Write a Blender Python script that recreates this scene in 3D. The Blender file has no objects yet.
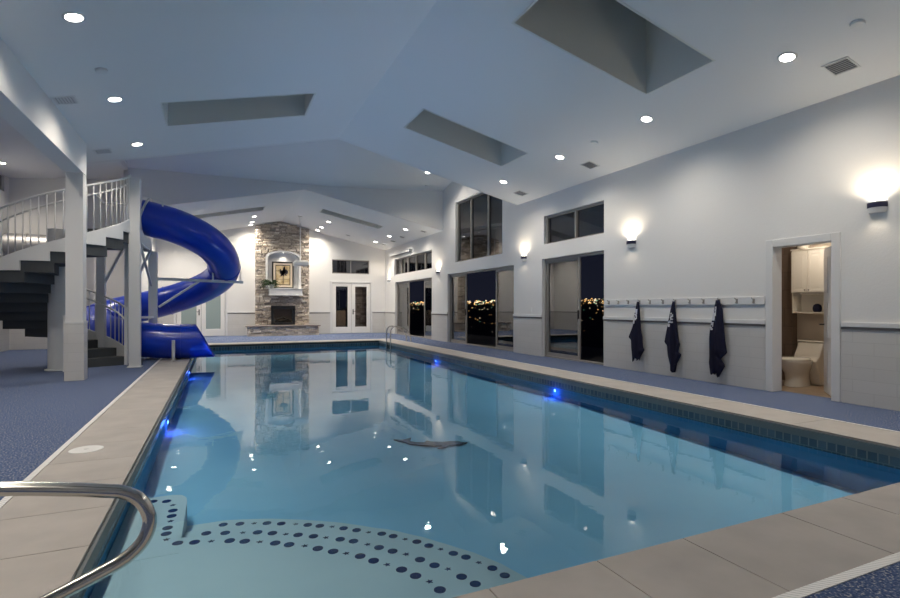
import bpy, bmesh, math, random
from mathutils import Vector, Matrix
random.seed(7)
V = Vector; PI = math.pi; R = math.radians
scn = bpy.context.scene
COL = scn.collection

# ------------------------------------------------------------------ materials
def nodes_mat(name):
    m = bpy.data.materials.new(name); m.use_nodes = True
    nt = m.node_tree
    return m, nt, nt.nodes, nt.links, nt.nodes['Principled BSDF']

def mat(name, col, rough=.5, metal=0., bump=None, coat=0., spec=.5, emit=None, estr=0.):
    m, nt, N, L, b = nodes_mat(name)
    b.inputs['Base Color'].default_value = (*col, 1)
    b.inputs['Roughness'].default_value = rough
    b.inputs['Metallic'].default_value = metal
    b.inputs['Coat Weight'].default_value = coat
    b.inputs['Specular IOR Level'].default_value = spec
    if emit:
        b.inputs['Emission Color'].default_value = (*emit, 1)
        b.inputs['Emission Strength'].default_value = estr
    if bump:
        sc, st = bump
        tc = N.new('ShaderNodeTexCoord'); n = N.new('ShaderNodeTexNoise')
        n.inputs['Scale'].default_value = sc; n.inputs['Detail'].default_value = 3
        bp = N.new('ShaderNodeBump'); bp.inputs['Strength'].default_value = st; bp.inputs['Distance'].default_value = .01
        L.new(tc.outputs['Object'], n.inputs['Vector']); L.new(n.outputs['Fac'], bp.inputs['Height'])
        L.new(bp.outputs['Normal'], b.inputs['Normal'])
    return m

def noise_mat(name, stops, scale, rough=.8, detail=2, bump=0.3):
    m, nt, N, L, b = nodes_mat(name)
    tc = N.new('ShaderNodeTexCoord'); n = N.new('ShaderNodeTexNoise')
    n.inputs['Scale'].default_value = scale; n.inputs['Detail'].default_value = detail
    cr = N.new('ShaderNodeValToRGB')
    el = cr.color_ramp.elements
    el[0].position, el[0].color = stops[0][0], (*stops[0][1], 1)
    el[1].position, el[1].color = stops[-1][0], (*stops[-1][1], 1)
    for p, c in stops[1:-1]:
        e = el.new(p); e.color = (*c, 1)
    L.new(tc.outputs['Object'], n.inputs['Vector']); L.new(n.outputs['Fac'], cr.inputs['Fac'])
    L.new(cr.outputs['Color'], b.inputs['Base Color'])
    b.inputs['Roughness'].default_value = rough
    if bump:
        bp = N.new('ShaderNodeBump'); bp.inputs['Strength'].default_value = bump; bp.inputs['Distance'].default_value = .01
        L.new(n.outputs['Fac'], bp.inputs['Height']); L.new(bp.outputs['Normal'], b.inputs['Normal'])
    return m

def brick_mat(name, c1, c2, grout, w, h, mortar, rough=.5, bump=.3):
    """bricks laid over (x+y, z) so they follow any upright wall"""
    m, nt, N, L, b = nodes_mat(name)
    tc = N.new('ShaderNodeTexCoord'); sp = N.new('ShaderNodeSeparateXYZ')
    ad = N.new('ShaderNodeMath'); ad.operation = 'ADD'; cb = N.new('ShaderNodeCombineXYZ')
    br = N.new('ShaderNodeTexBrick')
    br.inputs['Scale'].default_value = 1
    br.inputs['Brick Width'].default_value = w; br.inputs['Row Height'].default_value = h
    br.inputs['Mortar Size'].default_value = mortar; br.inputs['Mortar Smooth'].default_value = .3
    br.inputs['Color1'].default_value = (*c1, 1); br.inputs['Color2'].default_value = (*c2, 1)
    br.inputs['Mortar'].default_value = (*grout, 1)
    L.new(tc.outputs['Object'], sp.inputs[0]); L.new(sp.outputs['X'], ad.inputs[0]); L.new(sp.outputs['Y'], ad.inputs[1])
    L.new(ad.outputs[0], cb.inputs['X']); L.new(sp.outputs['Z'], cb.inputs['Y']); L.new(cb.outputs[0], br.inputs['Vector'])
    L.new(br.outputs['Color'], b.inputs['Base Color'])
    b.inputs['Roughness'].default_value = rough
    bp = N.new('ShaderNodeBump'); bp.inputs['Strength'].default_value = bump; bp.inputs['Distance'].default_value = .004; bp.invert = True
    L.new(br.outputs['Fac'], bp.inputs['Height']); L.new(bp.outputs['Normal'], b.inputs['Normal'])
    return m

def stone_mat(name, base, rough=.85):
    m, nt, N, L, b = nodes_mat(name)
    g = N.new('ShaderNodeNewGeometry'); cr = N.new('ShaderNodeValToRGB'); cr.color_ramp.interpolation = 'LINEAR'
    el = cr.color_ramp.elements
    el[0].position, el[0].color = 0, (*base[0], 1)
    el[1].position, el[1].color = 1, (*base[-1], 1)
    for i, c in enumerate(base[1:-1]):
        e = el.new((i + 1) / (len(base) - 1)); e.color = (*c, 1)
    tc = N.new('ShaderNodeTexCoord'); n = N.new('ShaderNodeTexNoise'); n.inputs['Scale'].default_value = 22; n.inputs['Detail'].default_value = 5
    mx = N.new('ShaderNodeMix'); mx.data_type = 'RGBA'; mx.blend_type = 'OVERLAY'; mx.inputs['Factor'].default_value = .5
    L.new(g.outputs['Random Per Island'], cr.inputs['Fac']); L.new(cr.outputs['Color'], mx.inputs['A'])
    L.new(tc.outputs['Object'], n.inputs['Vector']); L.new(n.outputs['Fac'], mx.inputs['B'])
    L.new(mx.outputs['Result'], b.inputs['Base Color']); b.inputs['Roughness'].default_value = rough
    bp = N.new('ShaderNodeBump'); bp.inputs['Strength'].default_value = .7; bp.inputs['Distance'].default_value = .02
    L.new(n.outputs['Fac'], bp.inputs['Height']); L.new(bp.outputs['Normal'], b.inputs['Normal'])
    return m

def sheet_glass(name, tint, base_refl, rough=0.):
    """a see-through sheet with a mirror share that grows towards grazing angles"""
    m = bpy.data.materials.new(name); m.use_nodes = True
    nt = m.node_tree; N = nt.nodes; L = nt.links; N.clear()
    out = N.new('ShaderNodeOutputMaterial'); t = N.new('ShaderNodeBsdfTransparent'); g = N.new('ShaderNodeBsdfGlossy')
    t.inputs['Color'].default_value = (*tint, 1); g.inputs['Roughness'].default_value = rough
    f = N.new('ShaderNodeFresnel'); f.inputs['IOR'].default_value = 1.45
    a = N.new('ShaderNodeMath'); a.operation = 'ADD'; a.use_clamp = True; a.inputs[1].default_value = base_refl
    mx = N.new('ShaderNodeMixShader')
    L.new(f.outputs[0], a.inputs[0]); L.new(a.outputs[0], mx.inputs[0]); L.new(t.outputs[0], mx.inputs[1]); L.new(g.outputs[0], mx.inputs[2])
    L.new(mx.outputs[0], out.inputs[0])
    return m

def water_mat():
    m = bpy.data.materials.new('pool_water'); m.use_nodes = True
    nt = m.node_tree; N = nt.nodes; L = nt.links; N.clear()
    out = N.new('ShaderNodeOutputMaterial'); t = N.new('ShaderNodeBsdfTransparent'); g = N.new('ShaderNodeBsdfGlossy')
    t.inputs['Color'].default_value = (.72, .91, 1.0, 1); g.inputs['Roughness'].default_value = .012
    tc = N.new('ShaderNodeTexCoord'); n = N.new('ShaderNodeTexNoise'); n.inputs['Scale'].default_value = 2.2; n.inputs['Detail'].default_value = 3
    bp = N.new('ShaderNodeBump'); bp.inputs['Strength'].default_value = .035; bp.inputs['Distance'].default_value = .05
    f = N.new('ShaderNodeFresnel'); f.inputs['IOR'].default_value = 1.42
    mx = N.new('ShaderNodeMixShader')
    L.new(tc.outputs['Object'], n.inputs['Vector']); L.new(n.outputs['Fac'], bp.inputs['Height'])
    L.new(bp.outputs['Normal'], g.inputs['Normal'])
    L.new(f.outputs[0], mx.inputs[0]); L.new(t.outputs[0], mx.inputs[1]); L.new(g.outputs[0], mx.inputs[2]); L.new(mx.outputs[0], out.inputs[0])
    return m

def emis(name, col, s):
    return mat(name, (0, 0, 0), .5, emit=col, estr=s)

M = dict(
    wall=mat('wall_paint', (.76, .755, .745), .75, bump=(45, .18)),
    ceil=mat('ceiling_paint', (.80, .80, .80), .8, bump=(40, .15)),
    trimw=mat('white_trim_paint', (.72, .72, .72), .4),
    wains=brick_mat('wainscot_tile', (.60, .59, .57), (.62, .61, .59), (.54, .53, .51), .46, .155, .004, .35, .25),
    dark_rail=mat('dark_rail_stripe', (.13, .12, .12), .5),
    carpet=noise_mat('blue_speckled_carpet', [(.3, (.010, .03, .09)), (.45, (.035, .075, .19)), (.56, (.08, .12, .24)), (.66, (.46, .45, .43))], 75, .95, 3, .4),
    coping=noise_mat('coping_concrete', [(.3, (.37, .345, .325)), (.7, (.44, .41, .385))], 3.2, .75, 6, .05),
    joint=mat('coping_joint', (.2, .18, .165), .9),
    drain=brick_mat('white_drain_grille', (.85, .85, .84), (.85, .85, .84), (.45, .45, .45), .03, 2, .003, .4, .3),
    curb=mat('pool_curb_stone', (.15, .17, .175), .6, bump=(30, .2)),
    pooltile=brick_mat('waterline_tile', (.045, .08, .12), (.09, .135, .18), (.24, .26, .26), .085, .09, .007, .25, .3),
    plaster=noise_mat('pool_plaster', [(.3, (.38, .69, .91)), (.7, (.46, .76, .95))], 1.3, .8, 6, .03),
    shelf=noise_mat('pool_step_plaster', [(.3, (.76, .82, .84)), (.7, (.84, .87, .87))], 1.5, .8, 6, .03),
    poolwall=noise_mat('pool_wall_plaster', [(.3, (.08, .33, .62)), (.7, (.11, .39, .68))], 2, .7, 4, .03),
    water=water_mat(),
    navy=mat('navy_glazed_tile', (.006, .016, .11), .2),
    dolphin=noise_mat('dolphin_mosaic_tile', [(.35, (.03, .035, .06)), (.65, (.13, .12, .17))], 26, .35, 2, .1),
    white_metal=mat('white_powder_coat', (.70, .71, .71), .38),
    rail_metal=mat('white_rail_paint', (.78, .78, .77), .35),
    tread=mat('dark_tread', (.055, .062, .068), .7, bump=(60, .3)),
    blue=mat('blue_flume_gelcoat', (.003, .042, .52), .28, coat=.2),
    blue_in=mat('blue_flume_inside', (.006, .025, .38), .25),
    black=mat('black_metal', (.015, .015, .017), .4),
    chrome=mat('brushed_chrome', (.62, .60, .57), .17, 1.),
    steel=mat('duct_steel', (.45, .44, .44), .5, 1.),
    alu=mat('taupe_aluminium', (.33, .31, .29), .45, .2),
    glass=sheet_glass('window_glass', (.50, .50, .53), .16),
    glass_clear=sheet_glass('clear_glass', (.7, .7, .72), .05),
    frosted=mat('frosted_glass', (.30, .37, .36), .25, spec=.6),
    stone=stone_mat('ledge_stone', [(.42, .35, .28), (.68, .60, .51), (.50, .42, .34), (.80, .73, .65), (.60, .52, .44), (.30, .26, .22), (.74, .66, .58)]),
    slab=mat('hearth_slab', (.22, .19, .175), .7, bump=(20, .3)),
    door=mat('door_white', (.78, .77, .75), .4),
    ceramic=mat('toilet_ceramic', (.82, .79, .72), .12, coat=.5),
    cab=mat('cabinet_white', (.80, .77, .70), .4),
    bathwall=mat('bathroom_paint', (.62, .55, .46), .7),
    bathtile=brick_mat('bathroom_brown_tile', (.16, .12, .09), (.19, .14, .11), (.1, .08, .06), .3, .3, .004, .3, .2),
    bathfloor=noise_mat('bathroom_floor_tile', [(.3, (.26, .19, .13)), (.7, (.36, .27, .19))], 4, .4, 4, .05),
    navycloth=mat('navy_terry', (.004, .005, .026), .95, bump=(160, .5)),
    whitecloth=mat('white_print', (.62, .63, .68), .9),
    leaf=noise_mat('fern_leaf', [(.3, (.012, .035, .012)), (.7, (.04, .09, .03))], 8, .6),
    frame=mat('black_picture_frame', (.012, .010, .010), .3),
    matb=mat('cream_mat_board', (.68, .58, .46), .7),
    gold=noise_mat('gold_painted_ground', [(.3, (.30, .20, .09)), (.5, (.52, .40, .22)), (.7, (.66, .56, .38))], 5, .6, 5, .05),
    artdark=mat('dark_paint', (.035, .03, .045), .6),
    firebox=mat('firebox_interior', (.16, .12, .09), .7),
    log=mat('charred_log', (.03, .025, .02), .9),
    plastic=mat('white_plastic', (.74, .74, .73), .4),
    ventdark=mat('vent_dark', (.20, .20, .205), .6),
    ventgrey=mat('vent_blade', (.62, .62, .63), .5),
    lamp=emis('downlight_lens', (1, .95, .88), 14),
    sconce_glow=emis('sconce_glass_glow', (1, .94, .82), 14),
    led=emis('blue_led_lens', (.08, .18, 1), 14),
    skyglass=mat('skylight_glass', (.03, .035, .045), .1),
    night=mat('night_ground', (.004, .004, .005), 1),
    sconce_band=mat('sconce_navy_band', (.02, .02, .06), .4),
    beige=mat('beige_stucco', (.5, .40, .30), .9),
    shaft=mat('skylight_shaft_paint', (.74, .74, .70), .8),
)

# ------------------------------------------------------------------ mesh helpers
class MB:
    def __init__(s): s.v = []; s.f = []; s.mi = []
    def add(s, vs, fs, mi=0):
        o = len(s.v); s.v += [V(p) for p in vs]; s.f += [[i + o for i in f] for f in fs]; s.mi += [mi] * len(fs); return s
    def box(s, x0, x1, y0, y1, z0, z1, mi=0):
        vs = [(x, y, z) for z in (z0, z1) for y in (y0, y1) for x in (x0, x1)]
        return s.add(vs, [(0, 2, 3, 1), (4, 5, 7, 6), (0, 1, 5, 4), (2, 6, 7, 3), (0, 4, 6, 2), (1, 3, 7, 5)], mi)
    def bar(s, a, b, w, h=None, up=(0, 0, 1), mi=0):
        a, b = V(a), V(b); h = h or w; d = (b - a).normalized(); u = V(up)
        if abs(d.dot(u)) > .98: u = V((1, 0, 0)) if abs(d.x) < .9 else V((0, 1, 0))
        r = d.cross(u).normalized(); u = r.cross(d).normalized()
        vs = [p + r * (i * w / 2) + u * (j * h / 2) for p in (a, b) for i, j in ((-1, -1), (1, -1), (1, 1), (-1, 1))]
        return s.add(vs, [(0, 1, 2, 3), (7, 6, 5, 4), (0, 4, 5, 1), (1, 5, 6, 2), (2, 6, 7, 3), (3, 7, 4, 0)], mi)
    def tube(s, pts, rad, n=10, caps=True, mi=0):
        pts = [V(p) for p in pts]; rr = rad if isinstance(rad, (list, tuple)) else [rad] * len(pts)
        rings = []; pu = None
        for i, p in enumerate(pts):
            t = (pts[min(i + 1, len(pts) - 1)] - pts[max(i - 1, 0)]).normalized()
            if pu is None:
                u = V((0, 0, 1)) if abs(t.z) < .9 else V((1, 0, 0))
            else: u = pu
            u = (u - t * u.dot(t)).normalized(); w = t.cross(u); pu = u
            rings.append([p + (u * math.cos(k * 2 * PI / n) + w * math.sin(k * 2 * PI / n)) * rr[i] for k in range(n)])
        vs = [q for r_ in rings for q in r_]
        fs = [(i * n + k, i * n + (k + 1) % n, (i + 1) * n + (k + 1) % n, (i + 1) * n + k) for i in range(len(pts) - 1) for k in range(n)]
        if caps: fs += [tuple(range(n - 1, -1, -1)), tuple((len(pts) - 1) * n + k for k in range(n))]
        return s.add(vs, fs, mi)
    def lathe(s, c, prof, n=24, axis='z', mi=0):
        c = V(c); vs = []
        for r_, h in prof:
            for k in range(n):
                a = k * 2 * PI / n; x, y = r_ * math.cos(a), r_ * math.sin(a)
                vs.append(c + (V((x, y, h)) if axis == 'z' else V((h, x, y)) if axis == 'x' else V((x, h, y))))
        m = len(prof)
        fs = [(i * n + k, i * n + (k + 1) % n, (i + 1) * n + (k + 1) % n, (i + 1) * n + k) for i in range(m - 1) for k in range(n)]
        fs += [tuple(range(n - 1, -1, -1)), tuple((m - 1) * n + k for k in range(n))]
        return s.add(vs, fs, mi)
    def prism(s, poly, f0, f1, mi=0):
        """poly: 2d points; f0/f1 map a 2d point to 3d for the two ends"""
        n = len(poly); vs = [f0(p) for p in poly] + [f1(p) for p in poly]
        fs = [tuple(range(n)), tuple(range(2 * n - 1, n - 1, -1))] + [(i, i + n, (i + 1) % n + n, (i + 1) % n) for i in range(n)]
        return s.add(vs, fs, mi)
    def panel(s, O, A, B, T, us, vs_, holes=(), mi=0):
        """a plate O + u*A + v*B with thickness T; rectangular holes (u0,u1,v0,v1)"""
        O, A, B, T = V(O), V(A), V(B), V(T)
        U = sorted(set([us[0], us[1]] + [h[i] for h in holes for i in (0, 1)])); W = sorted(set([vs_[0], vs_[1]] + [h[i] for h in holes for i in (2, 3)]))
        U = [u for u in U if us[0] <= u <= us[1]]; W = [w for w in W if vs_[0] <= w <= vs_[1]]
        def solid(i, j):
            if i < 0 or j < 0 or i >= len(U) - 1 or j >= len(W) - 1: return False
            cu, cv = (U[i] + U[i + 1]) / 2, (W[j] + W[j + 1]) / 2
            return not any(h[0] < cu < h[1] and h[2] < cv < h[3] for h in holes)
        P = lambda u, v, t: O + A * u + B * v + T * t
        for i in range(len(U) - 1):
            for j in range(len(W) - 1):
                if not solid(i, j): continue
                a, b, c, d = U[i], U[i + 1], W[j], W[j + 1]
                for t in (0, 1): s.add([P(a, c, t), P(b, c, t), P(b, d, t), P(a, d, t)], [(0, 1, 2, 3) if t else (3, 2, 1, 0)], mi)
                if not solid(i - 1, j): s.add([P(a, c, 0), P(a, d, 0), P(a, d, 1), P(a, c, 1)], [(0, 1, 2, 3)], mi)
                if not solid(i + 1, j): s.add([P(b, c, 0), P(b, d, 0), P(b, d, 1), P(b, c, 1)], [(3, 2, 1, 0)], mi)
                if not solid(i, j - 1): s.add([P(a, c, 0), P(b, c, 0), P(b, c, 1), P(a, c, 1)], [(3, 2, 1, 0)], mi)
                if not solid(i, j + 1): s.add([P(a, d, 0), P(b, d, 0), P(b, d, 1), P(a, d, 1)], [(0, 1, 2, 3)], mi)
        return s
    def build(s, name, m, parent=None, smooth=False, loc=None, bevel=0, weld=False):
        me = bpy.data.meshes.new(name)
        if parent is not None: o_ = origin_of(parent)
        elif loc is not None: o_ = V(loc)
        else: o_ = V((0, 0, 0))
        me.from_pydata([tuple(p - o_) for p in s.v], [], s.f)
        bm = bmesh.new(); bm.from_mesh(me)
        if weld: bmesh.ops.remove_doubles(bm, verts=bm.verts, dist=1e-4)
        bmesh.ops.recalc_face_normals(bm, faces=bm.faces)
        bm.to_mesh(me); bm.free()
        for k in (m if isinstance(m, (list, tuple)) else [m]): me.materials.append(k)
        if len(me.polygons) == len(s.mi):
            for p, i in zip(me.polygons, s.mi): p.material_index = i
        if smooth:
            for p in me.polygons: p.use_smooth = True
        ob = bpy.data.objects.new(name, me); COL.objects.link(ob)
        if smooth == 'auto':
            for e in me.edges: pass
            bm = bmesh.new(); bm.from_mesh(me)
            for e in bm.edges:
                if len(e.link_faces) == 2 and e.calc_face_angle(0) > R(38): e.smooth = False
            bm.to_mesh(me); bm.free()
        if bevel:
            md = ob.modifiers.new('bevel', 'BEVEL'); md.width = bevel; md.segments = 2; md.limit_method = 'ANGLE'
        if parent is not None: ob.parent = parent
        else: ob.location = o_
        return ob

def origin_of(o):
    p = V((0, 0, 0))
    while o is not None: p += o.location; o = o.parent
    return p
def tag(o, label, cat, group=None, kind=None):
    if label: o['label'] = label
    if cat: o['category'] = cat
    if group: o['group'] = group
    if kind: o['kind'] = kind
    return o
def thing(name, loc, label, cat, group=None, kind=None, rot=(0, 0, 0)):
    o = bpy.data.objects.new(name, None); COL.objects.link(o); o.location = loc; o.rotation_euler = rot; o.empty_display_size = .1
    return tag(o, label, cat, group, kind)
def copy_tree(o, parent=None):
    c = o.copy(); COL.objects.link(c); c.parent = parent
    for ch in list(o.children): copy_tree(ch, c)
    return c
def struct(o, label=None, cat=None):
    o['kind'] = 'structure'
    if label: o['label'] = label
    if cat: o['category'] = cat
    return o
def lamp(name, kind, loc, energy, col, parent=None, rot=(0, 0, 0), size=None, **kw):
    d = bpy.data.lights.new(name, kind); d.energy = energy; d.color = col
    for k, v in kw.items(): setattr(d, k, v)
    o = bpy.data.objects.new(name, d); COL.objects.link(o); o.rotation_euler = rot
    if parent is not None: o.parent = parent; o.location = loc
    else: o.location = loc
    return o

# ------------------------------------------------------------------ dimensions (metres; camera stands over the origin)
XL, XR, XC = -2.28, 7.28, 2.5        # main hall eaves and ridge
XW = -5.4                            # outer left wall of the aisle
YB, Y1, Y2, YF = -3.0, 11.61, 16.66, 23.6
PX0, PX1, PY0, PY1 = -.6, 5.42, 1.955, 18.3   # pool
ZW = -.17                             # water level
EV, K1 = 3.94, .235
EF, K2 = 3.93, .211

# ------------------------------------------------------------------ floor, coping, pool
def ring(mb, x0, x1, y0, y1, X0, X1, Y0, Y1, z0, z1):
    mb.box(X0, x0, Y0, Y1, z0, z1); mb.box(x1, X1, Y0, Y1, z0, z1); mb.box(x0, x1, Y0, y0, z0, z1); mb.box(x0, x1, y1, Y1, z0, z1)
CX0, CX1, CY0, CY1 = -1.2, 6.03, 1.395, 18.93
f = MB(); ring(f, CX0 - .045, CX1 + .035, CY0 - .05, CY1 + .03, XW, XR + .2, YB, YF + .2, -.2, 0)
struct(f.build('floor', M['carpet']), 'blue speckled carpet deck around the pool', 'floor')
f = MB(); ring(f, CX0, CX1, CY0, CY1, CX0 - .045, CX1 + .035, CY0 - .05, CY1 + .03, -.2, .004)
struct(f.build('trim_1', M['drain']), 'narrow white slotted drain strip between the carpet and the pool edging', 'drain strip')
# coping slabs with open joints over a dark bed
f = MB(); ring(f, PX0 - .03, PX1 + .03, PY0 - .03, PY1 + .03, CX0, CX1, CY0, CY1, -.2, -.006) ; 
bed = struct(f.build('coping_bed', M['joint']), 'dark joint bed under the pool edging slabs', 'pool edging')
g = .003
f = MB()
def slabs(a0, a1, cuts, fn):
    c = [a0] + [k for k in cuts if a0 < k < a1] + [a1]
    for i in range(len(c) - 1): fn(c[i] + g, c[i + 1] - g)
ycuts = [3.15 + .58 * k for k in range(-1, 30)]
slabs(PY0, PY1, ycuts, lambda a, b: f.box(CX0 + .002, PX0, a, b, -.02, 0))
slabs(PY0, PY1, [2.2 + 1.18 * k for k in range(14)], lambda a, b: f.box(PX1, CX1 - .002, a, b, -.02, 0))
slabs(CX0, CX1, [-.1, .49, 1.07, 1.66, 2.235, 3.045, 3.645, 4.25, 4.85, 5.42], lambda a, b: f.box(a, b, CY0 + .002, PY0, -.02, 0))
slabs(CX0, CX1, [-.6 + .6 * k for k in range(11)], lambda a, b: f.box(a, b, PY1, CY1 - .002, -.02, 0))
cop = struct(f.build('pool_coping', M['coping'], bevel=.002), 'warm grey stone slabs edging the pool', 'pool edging')
# curb + waterline tile band
f = MB(); e = .02
ring(f, PX0 + e, PX1 - e, PY0 + e, PY1 - e, PX0 - .02, PX1 + .02, PY0 - .02, PY1 + .02, -.095, -.0215)
f.build('curb', M['curb']).parent = cop
f = MB(); e = .0
ring(f, PX0, PX1, PY0, PY1, PX0 - .1, PX1 + .1, PY0 - .1, PY1 + .1, -.20, -.095)
f.build('waterline_tile', M['pooltile']).parent = cop
# shell
ZF0, ZF1 = -.52, -.40
f = MB(); ring(f, PX0, PX1, PY0, PY1, PX0 - .3, PX1 + .3, PY0 - .3, PY1 + .3, -2.0, -.20)
struct(f.build('pool_wall', M['poolwall']), 'blue side walls of the pool under the water', 'pool')
f = MB(); f.add([(PX0, PY0, ZF0), (PX1, PY0, ZF0), (PX1, 6.5, ZF1), (PX0, 6.5, ZF1), (PX1, PY1, ZF1), (PX0, PY1, ZF1),
                 (PX0, PY0, -2), (PX1, PY0, -2), (PX1, PY1, -2), (PX0, PY1, -2)],
                [(0, 1, 2, 3), (3, 2, 4, 5), (6, 9, 8, 7), (0, 6, 7, 1), (5, 4, 8, 9), (0, 3, 5, 9, 6), (1, 7, 8, 4, 2)])
struct(f.build('pool_floor', M['plaster']), 'pale plaster floor of the pool', 'pool')
# entry steps in the near left corner; each carries its inlaid dots and stars
R1 = [(0.036, 4.242), (0.152, 4.206), (0.251, 4.17), (0.341, 4.134), (0.439, 4.08), (0.538, 4.026), (0.619, 3.973), (0.699, 3.919), (0.78, 3.865), (0.852, 3.802), (0.933, 3.73), (1.004, 3.659), (1.085, 3.596), (1.148, 3.524), (1.211, 3.443), (1.273, 3.372), (1.327, 3.282), (1.381, 3.201), (1.435, 3.112), (1.489, 3.031), (1.533, 2.932), (1.578, 2.834), (1.605, 2.726)]
R2 = [(-0.074, 3.93), (0.046, 3.883), (0.158, 3.837), (0.251, 3.8), (0.344, 3.744), (0.427, 3.688), (0.502, 3.642), (0.595, 3.577), (0.669, 3.521), (0.752, 3.456), (0.827, 3.391), (0.901, 3.307), (0.957, 3.233), (1.022, 3.149), (1.087, 3.075), (1.143, 2.973), (1.198, 2.871), (1.254, 2.796), (1.291, 2.685), (1.328, 2.583)]
R3 = [(-0.232, 3.648), (-0.135, 3.619), (-0.039, 3.59), (0.068, 3.551), (0.155, 3.502), (0.242, 3.454), (0.329, 3.396), (0.406, 3.338), (0.493, 3.28), (0.561, 3.212), (0.639, 3.135), (0.706, 3.077), (0.774, 3.009), (0.832, 2.922), (0.89, 2.845), (0.948, 2.757), (0.997, 2.661), (1.045, 2.574), (1.064, 2.477)]
RL = [(-0.454, 4.503), (-0.358, 4.464), (-0.309, 4.358), (-0.3, 4.242), (-0.3, 4.135), (-0.3, 4.039), (-0.309, 3.923), (-0.309, 3.826), (-0.3, 3.73)]
def grow2(P, d):
    out = []
    for i, p in enumerate(P):
        a, b = P[max(i - 2, 0)], P[min(i + 2, len(P) - 1)]; t = V((b[0] - a[0], b[1] - a[1])).normalized()
        out.append((p[0] - t.y * d, p[1] + t.x * d))
    return out
def stepmesh(P, z, left):
    Q = grow2(P, .085)
    a = Q[-1]; b = Q[-2]; t = V((a[0] - b[0], a[1] - b[1])); k = (a[1] - PY0) / max(1e-6, -t.y)
    tail = [(a[0] + .16 * (i / 5) ** .8, a[1] + (PY0 - a[1]) * i / 5) for i in range(1, 6)]
    poly = [(PX0, PY0), (PX0, left)] + [(PX0 + .01, left)] + Q + tail
    return MB().prism(poly, lambda p: (p[0], p[1], z), lambda p: (p[0], p[1], -.6))
def inlay(mb, P, z, start=0):
    for i, (x, y) in enumerate(P):
        if i % 3 == 2 - start:
            poly = [(x + (.022 if k % 2 == 0 else .009) * math.cos(k * PI / 5 + .3), y + (.022 if k % 2 == 0 else .009) * math.sin(k * PI / 5 + .3)) for k in range(10)]
        else:
            poly = [(x + .032 * math.cos(k * PI / 10), y + .032 * math.sin(k * PI / 10)) for k in range(20)]
        mb.prism(poly, lambda p: (p[0], p[1], z - .01), lambda p: (p[0], p[1], z + .003))
for P, z, left, st, nm in ((R1, -.43, 4.34, 0, 'lowest'), (R2, -.35, 4.02, 0, 'middle'), (R3, -.27, 3.78, 0, 'top')):
    s_ = struct(stepmesh(P, z, left).build('pool_step', M['shelf']), f'{nm} curved underwater step edged with navy dots and stars', 'pool step')
    mb = MB(); inlay(mb, P, z, st); mb.build('inlaid_tile', M['navy'], s_)
f = MB(); poly = [(PX0, 3.5), (PX0, 4.60), (-.33, 4.60), (-.26, 4.57), (-.225, 4.50), (-.215, 4.4), (-.215, 3.5)]
f.prism(poly, lambda p: (p[0], p[1], -.268), lambda p: (p[0], p[1], -.6))
b_ = struct(f.build('pool_bench', M['shelf']), 'short underwater ledge along the left pool wall beside the curved steps', 'pool step')
mb = MB(); inlay(mb, RL, -.268); mb.build('inlaid_tile', M['navy'], b_)
# dolphin
DOL = [(1.955, 5.984), (2.067, 5.921), (2.179, 5.977), (2.095, 5.824), (2.158, 5.747), (2.248, 5.705), (2.304, 5.761), (2.346, 5.691), (2.451, 5.628), (2.563, 5.621), (2.632, 5.593), (2.66, 5.53), (2.716, 5.488), (2.632, 5.461), (2.563, 5.461), (2.458, 5.461), (2.395, 5.419), (2.29, 5.398), (2.388, 5.481), (2.276, 5.523), (2.151, 5.621), (2.067, 5.712), (2.039, 5.817), (1.99, 5.886)]
f = MB(); f.prism(DOL, lambda p: (p[0], p[1], ZF1 - .01), lambda p: (p[0], p[1], ZF1 + .004))
tag(f.build('dolphin_mosaic', M['dolphin']), 'dark dolphin mosaic inlaid in the pool floor', 'mosaic')
# water
f = MB(); f.add([(PX0, PY0, ZW), (PX1, PY0, ZW), (PX1, PY1, ZW), (PX0, PY1, ZW)], [(0, 1, 2, 3)])
wt = f.build('pool_water', M['water']); tag(wt, 'still clear blue pool water mirroring the far wall and ceiling', 'water', kind='structure')
# dark cover slot along the far edge
f = MB(); f.box(PX0 + .02, PX1 - .02, PY1 - .05, PY1, -.075, -.03)
struct(f.build('cover_slot', M['black']), 'thin black slot running under the far pool edge', 'pool edging')

# ------------------------------------------------------------------ walls
tt = .18
D1 = (8.34, 10.56, 0, 2.40); D2 = (11.89, 16.25, 0, 2.36); D3 = (17.71, 22.05, 0, 2.33)
W1 = (8.34, 10.48, 2.75, 3.44); WT = (12.5, 15.62, 2.72, 4.72); W3 = (17.71, 22.15, 2.665, 3.37)
BD = (4.02, 4.79, 0, 2.08)
f = MB()
X3 = ((XR, 0, 0), (0, 1, 0), (0, 0, 1), (tt, 0, 0))
f.panel(*X3, (YB, Y1), (0, 4.35), [(BD[0] - .02, BD[1] + .02, 0, BD[3] + .02), D1, W1]); f.panel(*X3, (Y1, Y2), (0, 6.2), [D2, WT]); f.panel(*X3, (Y2, YF), (0, 4.35), [D3, W3])
struct(f.build('wall_right', M['wall']), 'long white textured wall with sliding doors and high windows', 'wall')
f = MB()
FDR = (4.76, 6.56, 0, 2.34); FDL = (-1.55, .28, 0, 2.34); FW = (4.76, 6.51, 2.76, 3.41)
f.panel((0, YF, 0), (1, 0, 0), (0, 0, 1), (0, tt, 0), (XL - .2, XR + .18), (0, 5.4), [FDR, FDL, FW])
struct(f.build('wall_far', M['wall']), 'white gabled end wall behind the stone fireplace', 'wall')
f = MB(); f.box(XL - .18, XL, 17.2, YF, 0, 5.2)
struct(f.build('wall_left_far', M['wall']))
f = MB(); LWIN = (16.9, 18.05, 4.42, 4.86)
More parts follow.
